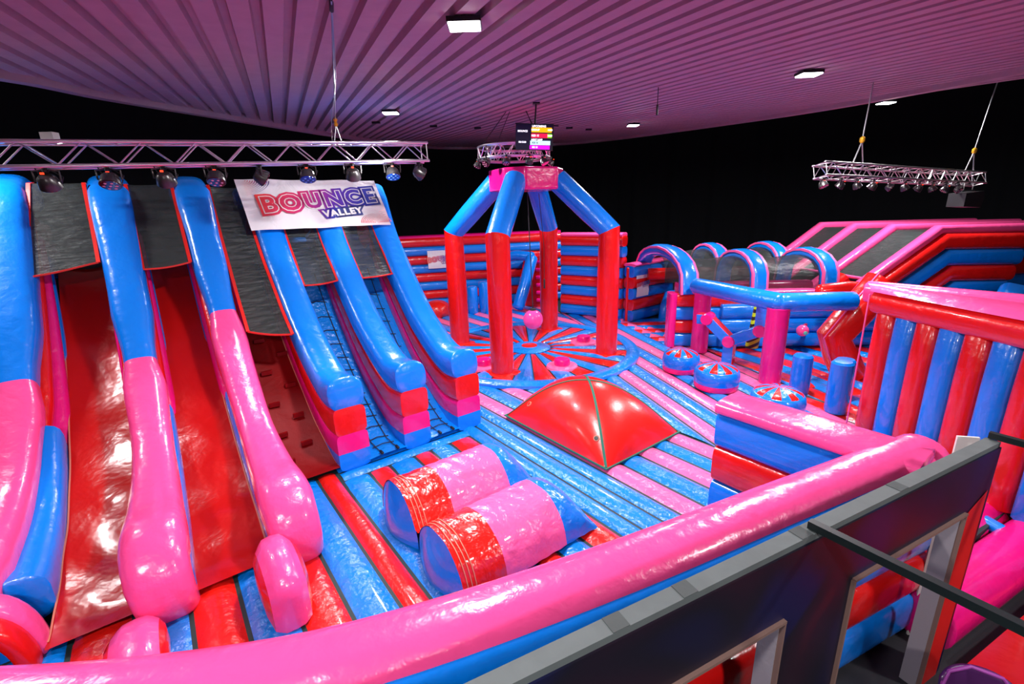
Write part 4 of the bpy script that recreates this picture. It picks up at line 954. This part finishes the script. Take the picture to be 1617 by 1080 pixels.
p = TA.lerp(TB, .27); m = MB(); m.box(p+ZD*.22, .16, .1, .09); jb = m.build('junction_box', mat('pale_grey_plastic', lin(170, 165, 165), .5), None, False); tag(jb, 'small pale box with cable on top of left truss', 'electrical box')
# right truss
RA = V3(6.35, 10.0, 4.98); RB = V3(11.9, 12.3, 4.78)
truss('silver truss hung against the dark drape on the right', RA, RB, .26, 24, .02, .25)
for i, fr in enumerate([.02, .11, .2, .29, .385, .48, .57, .66, .75, .84]):
    par_at([0, 2, 0, 2, 3][i % 5], RA.lerp(RB, fr)-ZD*.16+V3(0, -.06, 0), .4+.5*(i % 3), 'stage lamp under the right truss, %s from its left end' % ['first', 'second', 'third', 'fourth', 'fifth', 'sixth', 'seventh', 'eighth', 'ninth', 'tenth'][i], 'stage lamps on the right truss', .85)
for i, fr in enumerate((.2, .915)):
    c = RA.lerp(RB, fr); t = thing('hoist_cable', ['cable with yellow shackle holding the left end of right truss', 'cable with yellow shackle holding the right end of right truss'][i], 'cable', tuple(c+ZD*.5))
    m = MB(); m.tube([c+V3(-.14, 0, .12), c+V3(0, 0, .62)], .014, 6, cap=0); m.tube([c+V3(.14, .05, .12), c+V3(0, 0, .62)], .014, 6, cap=0); m.build('sling', steelrope, t)
    m = MB(); m.lathe(c+ZD*.58, [(.03, 0), (.05, .03), (.05, .1), (.02, .13)], 12); m.build('shackle', gold, t)
    ct = V3(c.x+(.05 if i == 0 else .2), c.y, 7.0 if i == 0 else 7.12); m = MB(); m.tube([c+ZD*.68, ct], .012, 6, cap=0); m.build('cable', steelrope, t)
    m = MB(); m.tube([ct+V3(-.08, 0, .0), ct-ZD*.2], .01, 6); m.tube([ct+V3(.1, 0, .02), ct-ZD*.2], .01, 6); m.build('beam_hook', black, t)
spk = thing('hanging_loudspeaker', 'black loudspeaker hanging under the right end of right truss', 'loudspeaker', (11.2, 12.0, 4.3))
c = RA.lerp(RB, .93)-ZD*.5; ax = V3(.92, .38, 0); ay = V3(-.38, .92, 0)
m = MB(); poly = [(-.42, -.16), (.35, -.2), (.45, .0), (.35, .2), (-.42, .16)]
vs = [c+ax*x+ZD*z+ay*y for y in (-.18, .18) for x, z in poly]; m.add(vs, [(0, 1, 2, 3, 4), (9, 8, 7, 6, 5)]+[(i, 5+i, 5+(i+1) % 5, (i+1) % 5) for i in range(5)]); m.build('cabinet', blackp, spk, False)
m = MB(); m.add([c+ax*x+ZD*z+ay*y for y, x, z in ((-.17, .36, -.19), (-.17, .455, 0), (-.17, .36, .19), (.17, .36, .19), (.17, .455, 0), (.17, .36, -.19))], [(0, 5, 4, 1), (1, 4, 3, 2)]); m.build('grille', mat('grey_grille', (.12, .12, .13, 1), .5), spk, False)
m = MB(); m.box(c+ZD*.22, .6, .05, .03, ax, ay); m.tube([c+ax*-.2+ZD*.22, c+ax*-.2+ZD*.4], .012, 6); m.tube([c+ax*.2+ZD*.22, c+ax*.2+ZD*.4], .012, 6); m.build('bracket', alu, spk)
# ring truss over the arch
rc = V3(.20, 12.9, 5.80); rr_ = .93
rt_ = thing('ring_truss', 'round silver truss with stage lamps hanging above the arch', 'truss', tuple(rc))
for r_, z in ((rr_, .14), (rr_, -.14), (rr_-.24, .14), (rr_-.24, -.14)):
    m = MB(); m.tube([rc+V3(r_*math.cos(2*PI*i/40), r_*math.sin(2*PI*i/40), z) for i in range(40)], .024, 8, closed=True); m.build('ring_chord', alu, rt_)
m = MB()
for i in range(28):
    a, b = 2*PI*i/28, 2*PI*(i+1)/28; z = .14 if i % 2 else -.14
    for r_ in (rr_, rr_-.24): m.tube([rc+V3(r_*math.cos(a), r_*math.sin(a), z), rc+V3(r_*math.cos(b), r_*math.sin(b), -z)], .011, 6, cap=0)
m.build('bracing', alu, rt_)
m = MB()
for i, a in enumerate((2.2, 3.6, .6, 5.6)):
    p = rc+V3(.9*math.cos(a), .9*math.sin(a), .14); m.tube([p, V3(rc.x+.1+.3*math.cos(a), 12.9, 6.78)], .009, 6, cap=0)
m.build('sling', black, rt_)
for i, a in enumerate([3.3, 3.9, 4.5, 5.1, 5.6, 6.1]):
    par_at([0, 3, 0, 2, 0, 2][i], rc+V3(.95*math.cos(a), .95*math.sin(a), -.15), a+PI/2, 'stage lamp under the ring truss, %s from the left' % ['first', 'second', 'third', 'fourth', 'fifth', 'sixth'][i], 'stage lamps on the ring truss', .95)
# screen
tv = thing('hanging_screen', 'black screen with coloured list rows hanging on a pole beside ring truss', 'screen', (.62, 11.6, 5.9))
sc_ = V3(.66, 11.55, 5.98); sx_ = V3(1, -.08, -.06).normalized(); sy_ = V3(-.12, -.05, 1); TM = frame(sc_, sx_, sy_)
def srect(x, y, w, h, mm, nm, z=.03, d=.004):
    m = MB(); m.add([TM @ V3(x+i*w/2, y+j*h/2, z+k) for k in (0, d) for i, j in ((-1, -1), (1, -1), (1, 1), (-1, 1))], [(3, 2, 1, 0), (4, 5, 6, 7), (0, 1, 5, 4), (1, 2, 6, 5), (2, 3, 7, 6), (3, 0, 4, 7)]); return m.build(nm, mm, tv, False)
def em(nm, c, s_=1.2): return mat(nm, c, .5, emit=s_)
srect(0, 0, .86, .56, blackp, 'casing', -.02, .05); srect(-.01, 0, .82, .52, em('screen_dark', lin(12, 12, 40), .6), 'display')
srect(.16, .15, .46, .1, em('screen_yellow', lin(255, 180, 0)), 'row', .036); srect(.13, .03, .40, .09, em('screen_red', lin(255, 20, 70)), 'row', .036); srect(.35, .03, .1, .09, em('screen_green', lin(120, 200, 10)), 'row', .037)
srect(.14, -.12, .46, .09, em('screen_mint', lin(190, 235, 235)), 'row', .036); srect(.13, -.215, .46, .085, em('screen_magenta', lin(230, 0, 220)), 'row', .036)
scw = em('screen_white', lin(250, 250, 255), 1.5)
for bod, x, y, sz in (('BOUNCE', -.27, .12, .055), ('00:15:30', -.27, -.11, .05), ('UPCOMING', .1, .225, .06), ('GROUP', .02, .15, .055), ('14:00', .35, .15, .05), ('RED 15', .02, .03, .055), ('15:00', .35, .03, .05), ('NEXT JUMP', .06, -.055, .05), ('ME 15', .02, -.215, .05)):
    text_obj(bod, sz, TM @ Matrix.Translation((x, y, .042)), 'lettering', scw, tv, .002, .0005)
text_obj('ICE 15', .05, TM @ Matrix.Translation((.02, -.12, .042)), 'lettering', em('screen_dark', BLUE), tv, .002, .0005)
m = MB(); m.tube([sc_+V3(.02, .05, .25), V3(.72, 11.65, ceil_z(.7, 11.6))], .02, 8, cap=0); m.box(V3(.72, 11.65, ceil_z(.7, 11.6)-.02), .16, .16, .03); m.build('pole', black, tv)
m = MB(); m.tube([sc_+V3(-.42, .04, .31), sc_+V3(.55, -.02, .22)], .015, 8); m.build('mount_bar', black, tv)
# lone hook on the roof
hx_ = V3(3.05, 10.2, 0); zz = ceil_z(hx_.x, hx_.y); m = MB(); m.tube([V3(hx_.x, hx_.y, zz), V3(hx_.x, hx_.y, zz-.32)], .008, 6, cap=0); m.tube([V3(hx_.x, hx_.y, zz-.32), V3(hx_.x, hx_.y, zz-.5)], .022, 8)
tag(m.build('spare_hoist_hook', black), 'small spare hook and cable hanging alone from the middle of the roof', 'hook')
